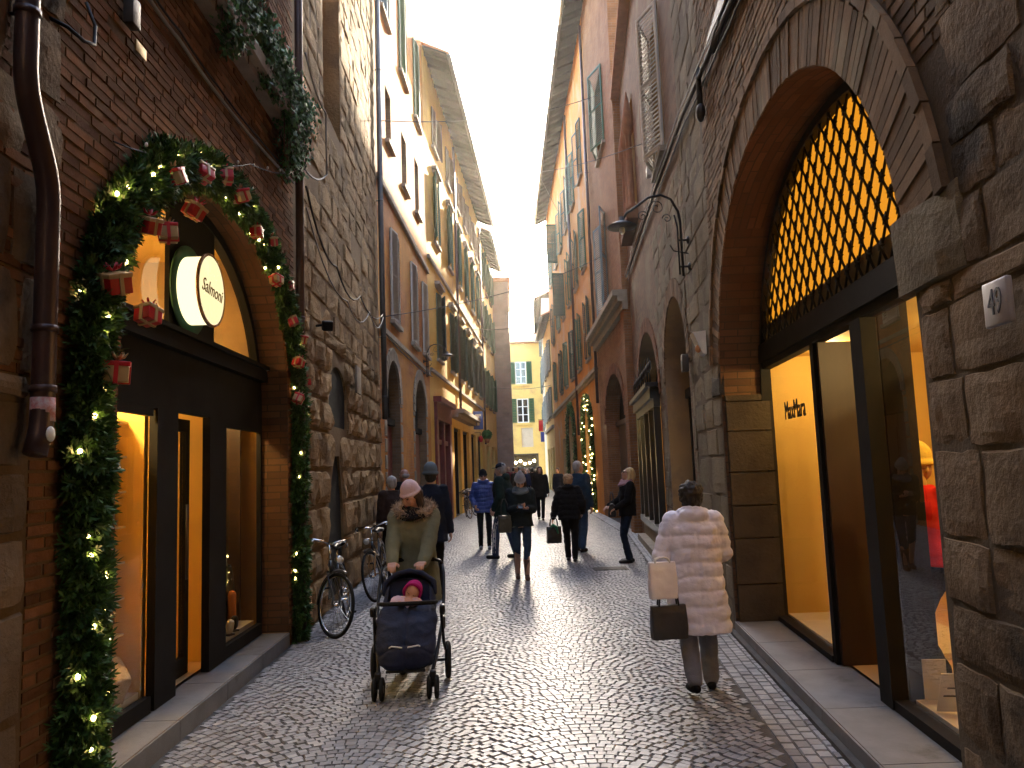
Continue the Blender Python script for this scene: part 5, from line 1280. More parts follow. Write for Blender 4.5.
def hand(mb, w, d, nrm, side, k=1., curl=.5):
    d = V(d).normalized(); nrm = V(nrm); nrm = (nrm-d*nrm.dot(d)).normalized(); ac = d.cross(nrm).normalized()*side
    rot = Matrix((ac, d, nrm)).transposed()
    if rot.determinant() < 0: rot = Matrix((-ac, d, nrm)).transposed()
    mb.rbox(V(w)+d*.048*k, .078*k, .095*k, .030*k, rot, .012*k)
    mb.capsule(V(w)-d*.03*k, .027*k, V(w)+d*.02*k, .026*k, 10)
    for i, (o, L) in enumerate(((-.030, .062), (-.010, .074), (.010, .070), (.030, .054))):
        p = V(w)+d*.088*k+ac*o*k; dd = d
        for j, f in enumerate((.45, .32, .25)):
            a = curl*(.6+.5*j); dd = (dd*math.cos(a)+nrm*math.sin(a)).normalized(); nn = nrm
            q = p+dd*L*f*k*1.15; mb.capsule(p, (.0098-.0008*j)*k, q, (.0090-.0008*j)*k, 8); p = q
    p = V(w)+d*.03*k-ac*.036*k; q = p+(d*.6-ac*.6+nrm*.35).normalized()*.035*k; r_ = q+(d*.85+nrm*.35*curl+ac*.15).normalized()*.032*k
    mb.capsule(p, .013*k, q, .011*k, 8); mb.capsule(q, .011*k, r_, .009*k, 8)

def person(label, x, y, rotz, h=1.65, lean=0., feet=None, hands=None, hy=0., hp=0., skin=None, hair='brown', hairstyle='short', hat=None, coat=None,
           pants=None, shoes=None, boots=False, detail=1, group=None, glasses=False, scarf=None, hn=None, glove=None, shoulder=1., legw=1., curl=.6, name='person'):
    skin = skin or SKIN; k = h/1.65
    t = thing(name, label, 'person', (x, y, 0), math.radians(rotz), group, world=False)
    pz = .90*k; la = math.radians(lean)
    def U(p):
        p = V(p); p.z -= pz; return V((p.x, p.y*math.cos(la)-p.z*math.sin(la), p.z*math.cos(la)+p.y*math.sin(la)+pz))
    def rc(z, rx, ry, cy=0.):
        if z <= pz/k: return (0, cy*k, z*k, rx*k, ry*k)
        q = U((0, cy*k, z*k)); return (0, q.y, q.z, rx*k, ry*k)
    vb = .0075 if detail else .013; vc = .011 if detail else .017
    feet = feet or [(-.09, .02, 0, 0), (.09, -.04, 0, 0)]
    B = MB(); legs = []
    for s, f in zip((-1, 1), feet):
        hip = V((s*.088*k, 0, pz-.02*k)); an = V((f[0], f[1], .085*k+f[2]))
        kn, an = ik(hip, an, .41*k, .405*k, (0, -1, 0)); legs.append((hip, kn, an, f))
        B.capsule(hip, .072*k, kn, .048*k); B.capsule(kn, .048*k, an, .033*k)
    arms = []
    hands = hands or [(-.24*k, -.03, .80*k), (.24*k, -.03, .80*k)]
    for s, hd in zip((-1, 1), hands):
        sh = U((s*.165*k*shoulder, .01, 1.345*k)); el, wr = ik(sh, hd, .275*k, .245*k, (s*.5, .9, -.5)); arms.append((sh, el, wr))
        B.capsule(sh, .045*k, el, .036*k); B.capsule(el, .036*k, wr, .024*k)
        d = (wr-el).normalized(); nr = hn[0 if s < 0 else 1] if hn else (-s, 0, 0) if abs(d.z) > .6 else (0, 0, -1)
        if hn is None and abs(d.z) > .6: nr = (-s, 0, .0)
        if hn and len(hn) > 2: d = V(hn[2 if s < 0 else 3])
        hand(B, wr, d, nr, s, k*1.0, curl)
    B.loft([rc(.80, .11, .09), rc(.90, .145, .10), rc(1.05, .115, .085), rc(1.2, .14, .095), rc(1.32, .155, .09), rc(1.385, .09, .065), rc(1.41, .055, .055)], 20)
    nb = U((0, .0, 1.38*k)); HR = Matrix.Rotation(math.radians(hy), 3, 'Z') @ Matrix.Rotation(math.radians(hp)+la*.4, 3, 'X')
    nk = U((0, -.005, 1.44*k)); Hc = nk+HR @ V((0, -.012, .098))*k
    B.capsule(nb, .056*k, nk+V((0, 0, .05*k)), .05*k)
    hd_ = lambda a, b, c: Hc+HR @ V((a, b, c))*k
    r3 = lambda a, b, c: (a*k, b*k, c*k)
    B.ell(hd_(0, .014, .022), r3(.073, .089, .088), rot=HR); B.ell(hd_(0, -.022, -.022), r3(.060, .070, .088), rot=HR)
    B.ell(hd_(0, -.048, -.078), r3(.038, .036, .032), rot=HR)
    for s in (-1, 1):
        B.ell(hd_(s*.072, .012, -.008), r3(.012, .02, .03), 8, 6, rot=HR); B.ell(hd_(s*.034, -.060, -.028), r3(.022, .022, .022), 8, 6, rot=HR)
    B.capsule(hd_(0, -.087, .012), .009*k, hd_(0, -.104, -.028), .013*k, 8); B.ell(hd_(0, -.072, .028), r3(.048, .018, .012), rot=HR)
    B.ell(hd_(0, -.088, -.056), r3(.020, .010, .008), 8, 6, rot=HR)
    body_ = vox(B, vb, 'body', skin, t, 1)
    if detail:
        e = MB(); e.ell(hd_(0, -.095, -.056), r3(.020, .006, .007), 10, 6, rot=HR); e.build('lips', LIP, body_)
        for s in (-1, 1):
            e = MB(); e.ell(hd_(s*.030, -.0825, .006), r3(.014, .007, .0055), 10, 6, rot=HR); e.build('eye', DARK, body_)
            e = MB(); e.tube([hd_(s*.014, -.091, .022), hd_(s*.030, -.090, .027), hd_(s*.046, -.080, .021)], .0035*k, 5); e.build('eyebrow', HAIRM[hair], body_)
    if glasses:
        g = MB()
        for s in (-1, 1):
            g.ell(hd_(s*.032, -.096, .006), r3(.026, .006, .020), 12, 8, rot=HR); g.tube([hd_(s*.056, -.09, .01), hd_(s*.078, .01, .012)], .003*k, 5)
        g.tube([hd_(-.01, -.102, .01), hd_(.01, -.102, .01)], .004*k, 5)
        g.build('sunglasses', DARK, t)
    if hairstyle != 'bald' or hat:
        Hh = MB()
        if hairstyle in ('short', 'bob', 'long'):
            Hh.ell(hd_(0, .026, .034), r3(.083, .094, .090), rot=HR); Hh.ell(hd_(0, .045, -.01), r3(.078, .070, .085), rot=HR)
            for s in (-1, 1): Hh.ell(hd_(s*.066, .01, .02), r3(.018, .045, .04), rot=HR)
        if hairstyle == 'fluffy':
            Hh.ell(hd_(0, .022, .045), r3(.098, .112, .092), rot=HR); Hh.ell(hd_(0, .04, -.005), r3(.092, .088, .09), rot=HR)
        if hairstyle in ('bob', 'long'):
            L = .10 if hairstyle == 'bob' else .22
            for s in (-1, 1): Hh.capsule(hd_(s*.070, .02, .0), .030*k, hd_(s*.078, .02, -L), .030*k)
            Hh.capsule(hd_(0, .07, .0), .075*k, hd_(0, .075, -L), .065*k)
        if hairstyle == 'ring':
            Hh.ell(hd_(0, .045, -.005), r3(.078, .066, .055), rot=HR)
        if Hh.v: vox(Hh, vc, 'hair', HAIRM[hair], t, 1, (lambda c, n: .018*noise.noise(V((c.x*38, c.y*38, c.z*38)))+.006*noise.noise(c*90)) if hairstyle == 'fluffy' else (lambda c, n: .006*noise.noise(V((c.x*45, c.y*45, c.z*14)))))
    if hat:
        Hh = MB()
        if hat[0] == 'beanie':
            Hh.ell(hd_(0, .016, .052), r3(.084, .098, .108), 24, 14, rot=HR)
            pts = [hd_(.079*math.cos(a), .012+.094*math.sin(a), .040+.008*math.sin(a)) for a in [2*PI*i/28 for i in range(28)]]
            Hh.tube(pts, .017*k, 10, closed=True, flat=1.)
            if len(hat) > 2: Hh.ell(hd_(0, .03, .155), r3(.036, .036, .034), 12, 8)
            hd = vox(Hh, .008, 'knitted_hat', hat[1], t, 1, lambda c, n: .0012*math.sin(math.atan2(c.y-Hc.y, c.x-Hc.x)*44))
        elif hat[0] == 'tall':
            Hh.ell(hd_(0, .022, .075), r3(.092, .105, .105), 24, 14, rot=HR)
            pts = [hd_(.088*math.cos(a), .014+.104*math.sin(a), .03) for a in [2*PI*i/28 for i in range(28)]]
            Hh.tube(pts, .02*k, 10, closed=True); vox(Hh, .008, 'knitted_hat', hat[1], t, 1)
        elif hat[0] == 'cap':
            Hh.ell(hd_(0, .012, .055), r3(.084, .098, .068), 24, 12, rot=HR); Hh.ell(hd_(0, -.10, .035), r3(.06, .065, .008), 16, 6, rot=HR)
            vox(Hh, .007, 'cap', hat[1], t, 1)
    # trousers
    if pants:
        Pm = MB()
        for (hip, kn, an, f) in legs:
            Pm.capsule(hip+V((0, 0, .02)), .088*k*legw, kn, .062*k*legw); Pm.capsule(kn, .062*k*legw, an+V((0, 0, .0 if not boots else .2*k)), .050*k*legw)
        Pm.loft([rc(.82, .155, .115), rc(.92, .155, .115), rc(1.02, .14, .10)], 20)
        mt_ = pants[0] if isinstance(pants, tuple) else pants
        pn = vox(Pm, vc, 'trousers', mt_, t, 2, wrinkle(.007, 9, 16, x*3))
        if isinstance(pants, tuple):
            for s, (hip, kn, an, f) in zip((-1, 1), legs):
                sb = MB()
                for o_ in (-.022, 0, .022):
                    q = [hip+V((s*.088*k, o_, .0)), kn+V((s*.066*k, o_, 0)), an+V((s*.052*k, o_, .02))]
                    sb.tube([q[0], (q[0]+q[1])/2, q[1], (q[1]+q[2])/2, q[2]], .006, 5)
                sb.build('stripe', pants[1], pn)
    for (hip, kn, an, f) in legs:
        sb = MB(); yaw = math.radians(f[3]); fd = V((math.sin(yaw), -math.cos(yaw), 0)); pit = (f[4] if len(f) > 4 else 0)
        zz = an.z-.05*k
        heel = V((an.x, an.y, 0))-fd*.045*k; toe = heel+fd*.19*k; heel.z = zz-.002; toe.z = zz-.004
        if pit: toe.z = zz-pit
        mid = (heel+toe)/2
        sb.capsule(heel, .035*k, mid+V((0, 0, .003)), .040*k); sb.capsule(mid, .040*k, toe, .034*k)
        sb.capsule(heel+fd*.03*k, .036*k, an+V((0, 0, .02 if not boots else .22*k)), .042*k if not boots else .056*k)
        lo = min(heel.z, toe.z)-.033*k
        sh_ = vox(sb, .008, 'boot' if boots else 'shoe', shoes or DARK, t, 1)
        for v in sh_.data.vertices:
            if not pit and v.co.z < zz-.028*k: v.co.z = zz-.032*k
    # coat
    if coat:
        hem = coat.get('hem', .6); fl = coat.get('flare', 1.); th = coat.get('puff', 0.); Cm = MB()
        rg = [rc(hem/k, (.185+th)*fl, (.145+th)*fl, .0)] if hem < .78*k else [rc(hem/k, .172+th, .128+th)]
        if hem < .78*k: rg += [rc((hem/k+.85)/2, (.182+th)*(1+fl)/2, (.140+th)*(1+fl)/2), rc(.88, .178+th, .135+th)]
        rg += [rc(1.05, .158+th, .122+th), rc(1.18, .170+th, .128+th), rc(1.29, .182+th*.6, .122+th*.7), rc(1.36, .150+th*.4, .098+th*.5), rc(1.405, .085+th*.5, .078+th*.5), rc(1.425, .066+th*.6, .066+th*.6)]
        Cm.loft(rg, 28)
        for (sh, el, wr) in arms:
            d = (wr-el).normalized(); Cm.capsule(sh, (.066+th*.5)*k, el, (.056+th*.5)*k); Cm.capsule(el, (.056+th*.5)*k, wr-d*.005, (.042+th*.4)*k)
        if coat.get('hood'):
            q = U((0, .085*k, 1.40*k)); Cm.ell(q, r3(.12, .065, .075)); 
        if coat.get('collar'):
            c_ = U((0, 0, 1.43*k)); pts = [c_+V((.082*k*math.cos(a), .085*k*math.sin(a), .01*math.sin(a))) for a in [2*PI*i/24 for i in range(24)]]
            Cm.tube(pts, .036*k, 10, closed=True)
        dq = quilt(.009+th*.12, coat['quilt'], .004, zmax=coat.get('qmax', 9)) if coat.get('quilt') else wrinkle(.010, 7, 11, x*5)
        ct = vox(Cm, vc, 'coat', coat['mat'], t, 2, dq)
        pass
        if coat.get('fur'):
            fm = coat['fur']; F_ = MB(); c_ = nk+V((0, .02*k, -.03*k)); fr = random.Random(5)
            core = [c_+V((.150*k*math.cos(a), .125*k*math.sin(a), .05*math.sin(a))) for a in [2*PI*i/24 for i in range(24)]]
            F_.tube(core, .045*k, 8, closed=True)
            for i in range(2600):
                a = fr.uniform(0, 2*PI); ph = fr.uniform(0, 2*PI); b_ = c_+V((.150*k*math.cos(a), .125*k*math.sin(a), .05*math.sin(a)))
                o = V((math.cos(a), math.sin(a), 0))*math.cos(ph)+V((0, 0, 1))*math.sin(ph); tp = b_+o*.04*k; tip = b_+(o+V((fr.uniform(-.5, .5), fr.uniform(-.5, .5), fr.uniform(-.5, .5)))).normalized()*fr.uniform(.06, .095)*k
                sd = o.cross(V((fr.uniform(-1, 1), fr.uniform(-1, 1), fr.uniform(-1, 1)))).normalized()*.0035
                F_.add([tp-sd, tp+sd, tip], [(0, 1, 2)])
            F_.build('fur_trim', fm, ct)
    if scarf:
        Sm = MB(); c_ = nk+V((0, -.008, -.03*k))
        for j in range(3):
            pts = [c_+V(((.085+.012*j)*k*math.cos(a), (.088+.012*j)*k*math.sin(a)-.012*j, (-.03*j+.012*math.sin(a*2+j)))) for a in [2*PI*i/24 for i in range(24)]]
            Sm.tube(pts, .030*k, 8, closed=True)
        vox(Sm, .010, 'scarf', scarf, t, 1, wrinkle(.006, 20, 30))
    return t, dict(arms=arms, legs=legs, Hc=Hc, HR=HR, k=k)

M['navy'] = cloth('navy_cloth', (.015, .02, .035)); M['blackcloth'] = cloth('black_cloth', (.012, .012, .014))
M['jeans'] = cloth('blue_jeans', (.05, .085, .14), .6, bump=.3); M['darkjeans'] = cloth('dark_blue_jeans', (.018, .028, .05), .7)
M['greytrousers'] = cloth('grey_wool_trousers', (.21, .225, .26), .8, bs=20)
M['olive'] = cloth('olive_parka_cloth', (.20, .215, .14), .75, bs=10)
M['fur'] = surf('beige_fur', (.52, .40, .28), (.26, .19, .12), 40, .9, 0, island=.45)
M['pinkwool'] = cloth('pale_pink_wool', (.80, .62, .64), .85, bs=60)
M['greywool'] = cloth('grey_blue_wool', (.13, .16, .18), .8, bs=60); M['lightwool'] = cloth('light_grey_wool', (.34, .34, .36), .8, bs=60)
M['puffwhite'] = surf('pale_pink_quilted_nylon', (.84, .83, .92), (.78, .77, .86), 3, .5, .6, 20, bdist=.015, sheen=.2)
M['greencoat'] = cloth('bottle_green_coat', (.012, .030, .028)); M['bluepuff'] = surf('royal_blue_nylon', (.02, .06, .26), (.015, .045, .2), 4, .45, .3, 16, bdist=.015)
M['tealjacket'] = cloth('dark_teal_jacket', (.018, .028, .034)); M['brownboot'] = cloth('taupe_suede_boot', (.16, .10, .08), .8)
M['brownjacket'] = cloth('dark_brown_jacket', (.035, .022, .018)); M['bluejacket'] = cloth('petrol_blue_jacket', (.02, .045, .075))
M['trackblue'] = cloth('blue_track_trousers', (.04, .06, .12)); M['pinkscarf'] = cloth('dusty_pink_scarf', (.42, .24, .26))
M['redcloth'] = cloth('red_cloth', (.40, .03, .03))

# the woman behind the pushchair
pw_, pj = person('woman in olive parka with fur collar and pale pink beanie pushing the pushchair', -.92, 7.02, 0, 1.60, 3,
    feet=[(-.09, -.16, 0, 0), (.09, .12, .02, 0)], hands=[(-.155, -.335, .925), (.105, -.335, .925)], hy=-32, hp=20, hair='brown', hairstyle='bob',
    hat=('beanie', M['pinkwool']), coat=dict(mat=M['olive'], hem=.57, flare=1.12, puff=.03, fur=M['fur']), pants=M['blackcloth'], shoes=DARK, scarf=M['blackcloth'],
    hn=[(0, .3, -1), (0, .3, -1), (.1, -1, .05), (-.1, -1, .05)], curl=.95)
mb = MB(); 
for s_ in (-1, 1): mb.box(.03*s_-.006, .03*s_+.006, -.150, -.144, 1.05, 1.32)
# the woman in the white quilted coat, seen from behind
pk_, kj = person('woman seen from behind in long pale pink quilted coat and grey trousers', 1.33, 5.92, 178, 1.53, 2,
    feet=[(-.085, -.10, 0, -4), (.085, .16, .05, 6, .03)], hands=[(-.15, -.26, .98), (.20, -.20, .93)], hair='black', hairstyle='fluffy',
    coat=dict(mat=M['puffwhite'], hem=.45, flare=1.12, puff=.045, quilt=.105, collar=1, hood=1, qmax=1.38), pants=M['greytrousers'], shoes=M['blackcloth'], legw=1.3)
# phone reader
ph_, fj = person('woman in dark jacket and blue jeans reading her phone, grey bobble hat', .06, 12.1, 4, 1.62, 4,
    feet=[(-.07, .10, .0, 0), (.06, -.10, 0, 0)], hands=[(-.06, -.27, 1.10), (.09, -.25, 1.08)], hp=32, hair='brown', hairstyle='bob', hat=('beanie', M['lightwool'], 1),
    coat=dict(mat=M['tealjacket'], hem=.80, puff=.02, hood=1), pants=M['jeans'], shoes=M['brownboot'], boots=True, scarf=M['greywool'],
    hn=[(0, 0, 1), (0, 0, 1), (.6, -.6, .1), (-.6, -.6, .1)])
mb = MB(); mb.rbox((0.06, 12.1-.37, 1.125), .075, .012, .145, Matrix.Rotation(-1.1, 3, 'X'), .005)
single('mobile_phone', mb, DARK, 'small black mobile phone held in both hands of the woman in blue jeans', 'phone')
person('tall man in bottle green hooded coat, navy cap and striped blue track trousers', -.24, 14.9, -112, 1.80, 3,
    feet=[(-.11, .18, 0, 0), (.11, -.16, 0, 0)], hair='grey', hands=[(-.20, -.16, .95), (.24, -.1, .95)], hat=('cap', M['navy']),
    coat=dict(mat=M['greencoat'], hem=.80, puff=.04, hood=1), pants=(M['trackblue'], M['white']), shoes=DARK, legw=1.15)
person('person in royal blue quilted jacket, dark beanie and sunglasses beside the bicycles', -.70, 16.75, 6, 1.66, 0,
    hands=[(-.20, -.13, .93), (.20, -.13, .93)], hair='black', hat=('beanie', M['blackcloth']), glasses=True, coat=dict(mat=M['bluepuff'], hem=.78, puff=.03, quilt=.085, collar=1),
    pants=M['blackcloth'], shoes=M['greytrousers'])
person('person walking towards us down the middle in knee length black coat', .79, 25.1, 0, 1.72, 2, feet=[(-.07, .15, .02, 0), (.05, -.12, 0, 0)],
    hands=[(-.2, .02, .82), (.26, -.05, .82)], hair='brown', hairstyle='bob', coat=dict(mat=M['blackcloth'], hem=.72, flare=1.05, puff=.01), pants=M['blackcloth'], shoes=DARK, detail=0)
bk_, bj = person('short sandy haired person in black quilted coat carrying a dark handbag, seen from behind', .95, 14.1, 170, 1.54, 2,
    feet=[(-.08, .08, 0, 0), (.06, -.10, 0, 0)], hands=[(-.22, -.12, .86), (.30, -.02, .78)], hair='fair', hairstyle='fluffy',
    coat=dict(mat=M['blackcloth'], hem=.74, puff=.05, quilt=.10, hood=1), pants=M['blackcloth'], shoes=DARK, legw=1.15)
person('grey haired man in petrol blue jacket and jeans walking beside the black quilted coat', 1.25, 15.6, 150, 1.79, 2,
    feet=[(-.1, .12, 0, 0), (.08, -.14, 0, 0)], hair='grey', skin=SKIN2, hy=-30, coat=dict(mat=M['bluejacket'], hem=.82, puff=.03), pants=M['jeans'], shoes=M['brownjacket'], legw=1.1)
person('blond woman in black jacket and sunglasses looking up at the house fronts', 1.93, 13.6, -84, 1.64, -3,
    feet=[(-.08, .03, 0, 0), (.08, -.04, 0, 0)], hands=[(-.16, -.28, .98), (.16, -.24, .95)], hp=-18, hair='blond', hairstyle='long', glasses=True,
    coat=dict(mat=M['blackcloth'], hem=.80, puff=.02), pants=M['darkjeans'], shoes=DARK, scarf=M['pinkscarf'])
person('person in tall grey knitted hat and dark coat walking right behind the parka woman', -1.16, 10.6, 186, 1.76, 2,
    feet=[(-.08, .1, 0, 0), (.06, -.10, 0, 0)], hair='black', hat=('tall', M['greywool']), coat=dict(mat=M['navy'], hem=.75, puff=.02), pants=M['blackcloth'], shoes=DARK, shoulder=.92)
person('white haired elderly person in dark brown jacket standing closest to the stone wall', -1.98, 12.5, -140, 1.64, 4, hair='grey', skin=SKIN2, hairstyle='short',
    coat=dict(mat=M['brownjacket'], hem=.78, puff=.05), pants=M['blackcloth'], shoes=DARK)
person('bald elderly man in black jacket by the first arched doorway', -2.10, 15.0, -130, 1.76, 6, hair='grey', hairstyle='ring', skin=SKIN2,
    coat=dict(mat=M['blackcloth'], hem=.8, puff=.04), pants=M['navy'], shoes=DARK)
person('person in dark coat standing by the right wall beyond the lit garland', 1.72, 31, -40, 1.64, 3, hair='brown', coat=dict(mat=M['navy'], hem=.7, puff=.03), pants=M['blackcloth'], detail=0)
# far crowd
cols = [('red_coat', (.42, .03, .03), 'red'), ('black_coat', (.012, .012, .014), 'black'), ('brown_coat', (.06, .035, .02), 'brown'), ('camel_coat', (.35, .22, .11), 'camel'),
        ('grey_coat', (.10, .10, .11), 'grey'), ('blue_coat', (.02, .035, .09), 'navy'), ('white_coat', (.6, .58, .55), 'white'), ('wine_coat', (.16, .015, .03), 'wine red'), ('olive_coat', (.06, .06, .03), 'olive')]
cr_ = random.Random(11); far = [(-.55, 33, 0), (.05, 36, 1), (-.35, 40, 7), (.5, 38.5, 5), (-.1, 44, 3), (.75, 43, 4), (1.05, 48, 2), (.3, 47, 8), (.0, 52, 1), (.65, 54, 6), (1.2, 57, 1), (.45, 60, 0), (1.0, 63, 5), (-.75, 37, 4), (.15, 41, 0), (-.15, 48, 1), (.85, 39, 1), (.45, 50, 7), (1.3, 45, 2), (.2, 56, 3)]
seen = {}
for i, (x_, y_, ci) in enumerate(far):
    n_, c_, w_ = cols[ci]; hh = cr_.uniform(1.58, 1.8); mt = M.get(n_) or cloth(n_, c_); M[n_] = mt
    where = ('nearest of the distant crowd' if i == 0 else 'by the long yellow house' if x_ < -.2 else 'near the right hand houses' if x_ > .9 else 'mid street')
    lab = 'distant walker in %s coat, %s, about %d metres away' % (w_, where, round(y_))
    seen[lab] = 1
    person(lab, x_, y_, cr_.choice((0, 180, 10, 170)), hh, 2, feet=[(-.08, .12, 0, 0), (.07, -.12, 0, 0)], hair=cr_.choice(('black', 'brown', 'grey', 'fair')),
           coat=dict(mat=mt, hem=cr_.uniform(.6, .85), puff=.03), pants=M['blackcloth'] if i % 3 else M['darkjeans'], detail=0, group='distant crowd at the end of the street')

mq, _ = person('mannequin in bright red coat and yellow hat inside the fashion shop window', 2.75, 5.32, -60, 1.72, 0, feet=[(-.07, .0, .19, 0), (.07, -.02, .19, 0)], skin=surf('mannequin_gold', (.6, .4, .12), None, 3, .5, 0), hair='fair', hat=('tall', surf('yellow_hat_felt', (.8, .55, .1), None, 3, .8, 0)),
    coat=dict(mat=surf('bright_red_coat', (.65, .02, .01), (.5, .015, .01), 3, .8, .3, 12), hem=.95, puff=.03), pants=M['blackcloth'], shoes=DARK, name='mannequin')
mq['category'] = 'mannequin'; mq.location.z = .0
# ================================================================== pushchair
BK1 = surf('black_pushchair_frame', (.015, .015, .017), None, 3, .35, .05, 40, metal=.3)
NAVY = surf('navy_footmuff_cloth', (.014, .022, .058), (.009, .014, .036), 4, .75, .6, 12, bdist=.02, spec=.3)
TYRE = surf('black_rubber', (.02, .02, .02), None, 8, .75, .3, 60)
PC = thing('pushchair', 'black and navy pushchair with padded footmuff carrying a sleeping baby', 'pushchair', (-.9, 6.35, 0), math.radians(3), world=False)
def pwheel(x, y, r_, wd):
    m_ = MB(); m_.ring((x, y, r_), (1, 0, 0), r_-.024, .024, 32, 8, flat=wd/.048); w_ = m_.build('wheel', TYRE, PC)
    m_ = MB(); m_.tube([(x-.012, y, r_), (x+.012, y, r_)], r_*.30, 16)
    m_.ring((x, y, r_), (1, 0, 0), r_-.045, .008, 28, 6)
    for i in range(6):
        a = PI*i/3; m_.tube([(x, y+.02*math.cos(a), r_+.02*math.sin(a)), (x, y+(r_-.045)*math.cos(a), r_+(r_-.045)*math.sin(a))], .009, 5)
    m_.build('rim', BK1, w_)
for s_ in (-1, 1):
    pwheel(s_*.205-.028, -.36, .088, .034); pwheel(s_*.205+.028, -.36, .088, .034)
    pwheel(s_*.30, .21, .148, .045)
fr = MB()
for s_ in (-1, 1):
    fr.tube([(s_*.26, .50, .885), (s_*.27, .46, .82), (s_*.275, .30, .64), (s_*.265, .10, .47), (s_*.225, -.20, .27), (s_*.205, -.33, .205), (s_*.205, -.36, .16)], .0145, 8)
    fr.tube([(s_*.30, .21, .148), (s_*.275, .05, .33), (s_*.27, -.02, .50), (s_*.265, -.06, .60)], .013, 8)
    fr.tube([(s_*.205, -.36, .09), (s_*.205, -.35, .20)], .018, 8)
    fr.rbox((s_*.205, -.355, .17), .05, .06, .08, None, .012); fr.rbox((s_*.272, .09, .475), .04, .10, .10, None, .015)
    fr.rbox((s_*.275, -.04, .60), .045, .09, .075, None, .015)
fr.tube([(-.30, .21, .148), (.30, .21, .148)], .011, 8); fr.tube([(-.22, -.2, .27), (.22, -.2, .27)], .011, 8)
fr.tube([(-.26, .50, .885), (-.24, .525, .915), (-.18, .54, .93)], .0145, 8); fr.tube([(.26, .50, .885), (.24, .525, .915), (.18, .54, .93)], .0145, 8)
fr.build('frame', BK1, PC)
m_ = MB(); m_.tube([(-.19, .538, .928), (-.1, .545, .935), (.1, .545, .935), (.19, .538, .928)], .0185, 10); m_.build('handlebar_grip', TYRE, PC)
m_ = MB(); m_.rbox((0, .03, .25), .40, .42, .12, None, .04); m_.build('shopping_basket', NAVY, PC)
# seat shell: back, sides
m_ = MB()
m_.loft([(0, .02, .36, .17, .16), (0, .08, .48, .205, .19), (0, .13, .58, .215, .20), (0, .17, .66, .215, .185), (0, .20, .74, .195, .15), (0, .235, .80, .15, .09), (0, .25, .825, .08, .04)], 28, ex=2.8)
def seat_disp(c, n):
    # hollow the seat opening towards the front and top
    return 0
st_ = vox(m_, .010, 'seat_back', NAVY, PC, 2, wrinkle(.004, 9, 9))
for v in st_.data.vertices:
    if v.co.z > .56 and v.co.y < .18 and abs(v.co.x) < .165: v.co.y = max(v.co.y, .10+(v.co.z-.56)*.42)
m_ = MB()   # footmuff / leg cover
m_.loft([(0, -.31, .215, .15, .05), (0, -.30, .26, .205, .09), (0, -.26, .36, .228, .12), (0, -.19, .46, .232, .13), (0, -.11, .54, .236, .14), (0, -.03, .605, .225, .135), (0, .02, .64, .19, .10)], 28, ex=2.8)
def muff(c, n): return .010*noise.noise(V((c.x*7, c.y*8, c.z*13)))+.006*noise.noise(V((c.x*18, c.y*8, c.z*30)))-.012*math.exp(-(c.x/.012)**2)-.008*math.exp(-((c.z-.40+.5*abs(c.x)*abs(c.x)*4)/.01)**2)
vox(m_, .009, 'footmuff', NAVY, PC, 2, muff)
m_ = MB(); m_.tube([(-.15, -.335, .365), (-.10, -.362, .395), (-.02, -.372, .385)], .006, 6); m_.tube([(.02, -.372, .385), (.10, -.362, .395), (.15, -.335, .365)], .006, 6); m_.build('reflective_piping', M['white'], PC)
m_ = MB(); m_.tube([(-.225, -.02, .655), (-.20, -.10, .665), (0, -.135, .668), (.20, -.10, .665), (.225, -.02, .655)], .017, 8); m_.build('bumper_bar', TYRE, PC)
m_ = MB()  # folded hood behind the baby
for i in range(4):
    a = math.radians(8+i*13); m_.tube([(-.205, .16, .69), (-.20, .16+.10*math.sin(a), .73+.06*math.cos(a)), (-.10, .16+.17*math.sin(a), .76+.10*math.cos(a)), (0, .16+.19*math.sin(a), .77+.11*math.cos(a)), (.10, .16+.17*math.sin(a), .76+.10*math.cos(a)), (.20, .16+.10*math.sin(a), .73+.06*math.cos(a)), (.205, .16, .69)], .024, 8)
vox(m_, .010, 'hood', NAVY, PC, 2, wrinkle(.003, 12, 12))
m_ = MB(); m_.rbox((0, -.30, .205), .30, .10, .02, None, .008); m_.build('footrest', BK1, PC)
# baby
BB = thing('baby', 'sleeping baby in bright pink hood and pale blanket lying in the pushchair', 'baby', (-.9, 6.35, 0), math.radians(3), world=False)
HRb = Matrix.Rotation(.42, 3, 'Y') @ Matrix.Rotation(.35, 3, 'X'); hb = V((.035, .055, .735)); q = lambda a, b, c: hb+HRb @ V((a, b, c))
b_ = MB(); b_.ell(q(0, 0, 0), (.062, .068, .072), rot=HRb); b_.ell(q(0, -.03, -.028), (.045, .04, .038), rot=HRb); b_.ell(q(0, -.070, -.012), (.009, .010, .009), 8, 6, rot=HRb)
for s_ in (-1, 1): b_.ell(q(s_*.026, -.045, -.028), (.022, .022, .020), 8, 6, rot=HRb)
b_.capsule(q(0, .01, -.06), .035, (0, .03, .64), .05); b_.ell((0, 0, .58), (.10, .08, .12)); b_.capsule((-.09, .02, .63), .028, (-.06, -.08, .665), .02); b_.capsule((.09, .02, .63), .028, (.06, -.08, .665), .02)
b_.capsule((-.05, -.05, .5), .04, (-.07, -.2, .42), .03); b_.capsule((.05, -.05, .5), .04, (.07, -.2, .42), .03)
hand(b_, (-.06, -.08, .665), (.6, -.6, .2), (0, 0, -1), -1, .5); hand(b_, (.06, -.08, .665), (-.6, -.6, .2), (0, 0, -1), 1, .5)
bb = vox(b_, .006, 'body', SKIN, BB, 1)
e = MB(); e.ell(q(0, -.069, -.040), (.010, .004, .004), 8, 6, rot=HRb); e.build('lips', LIP, bb)
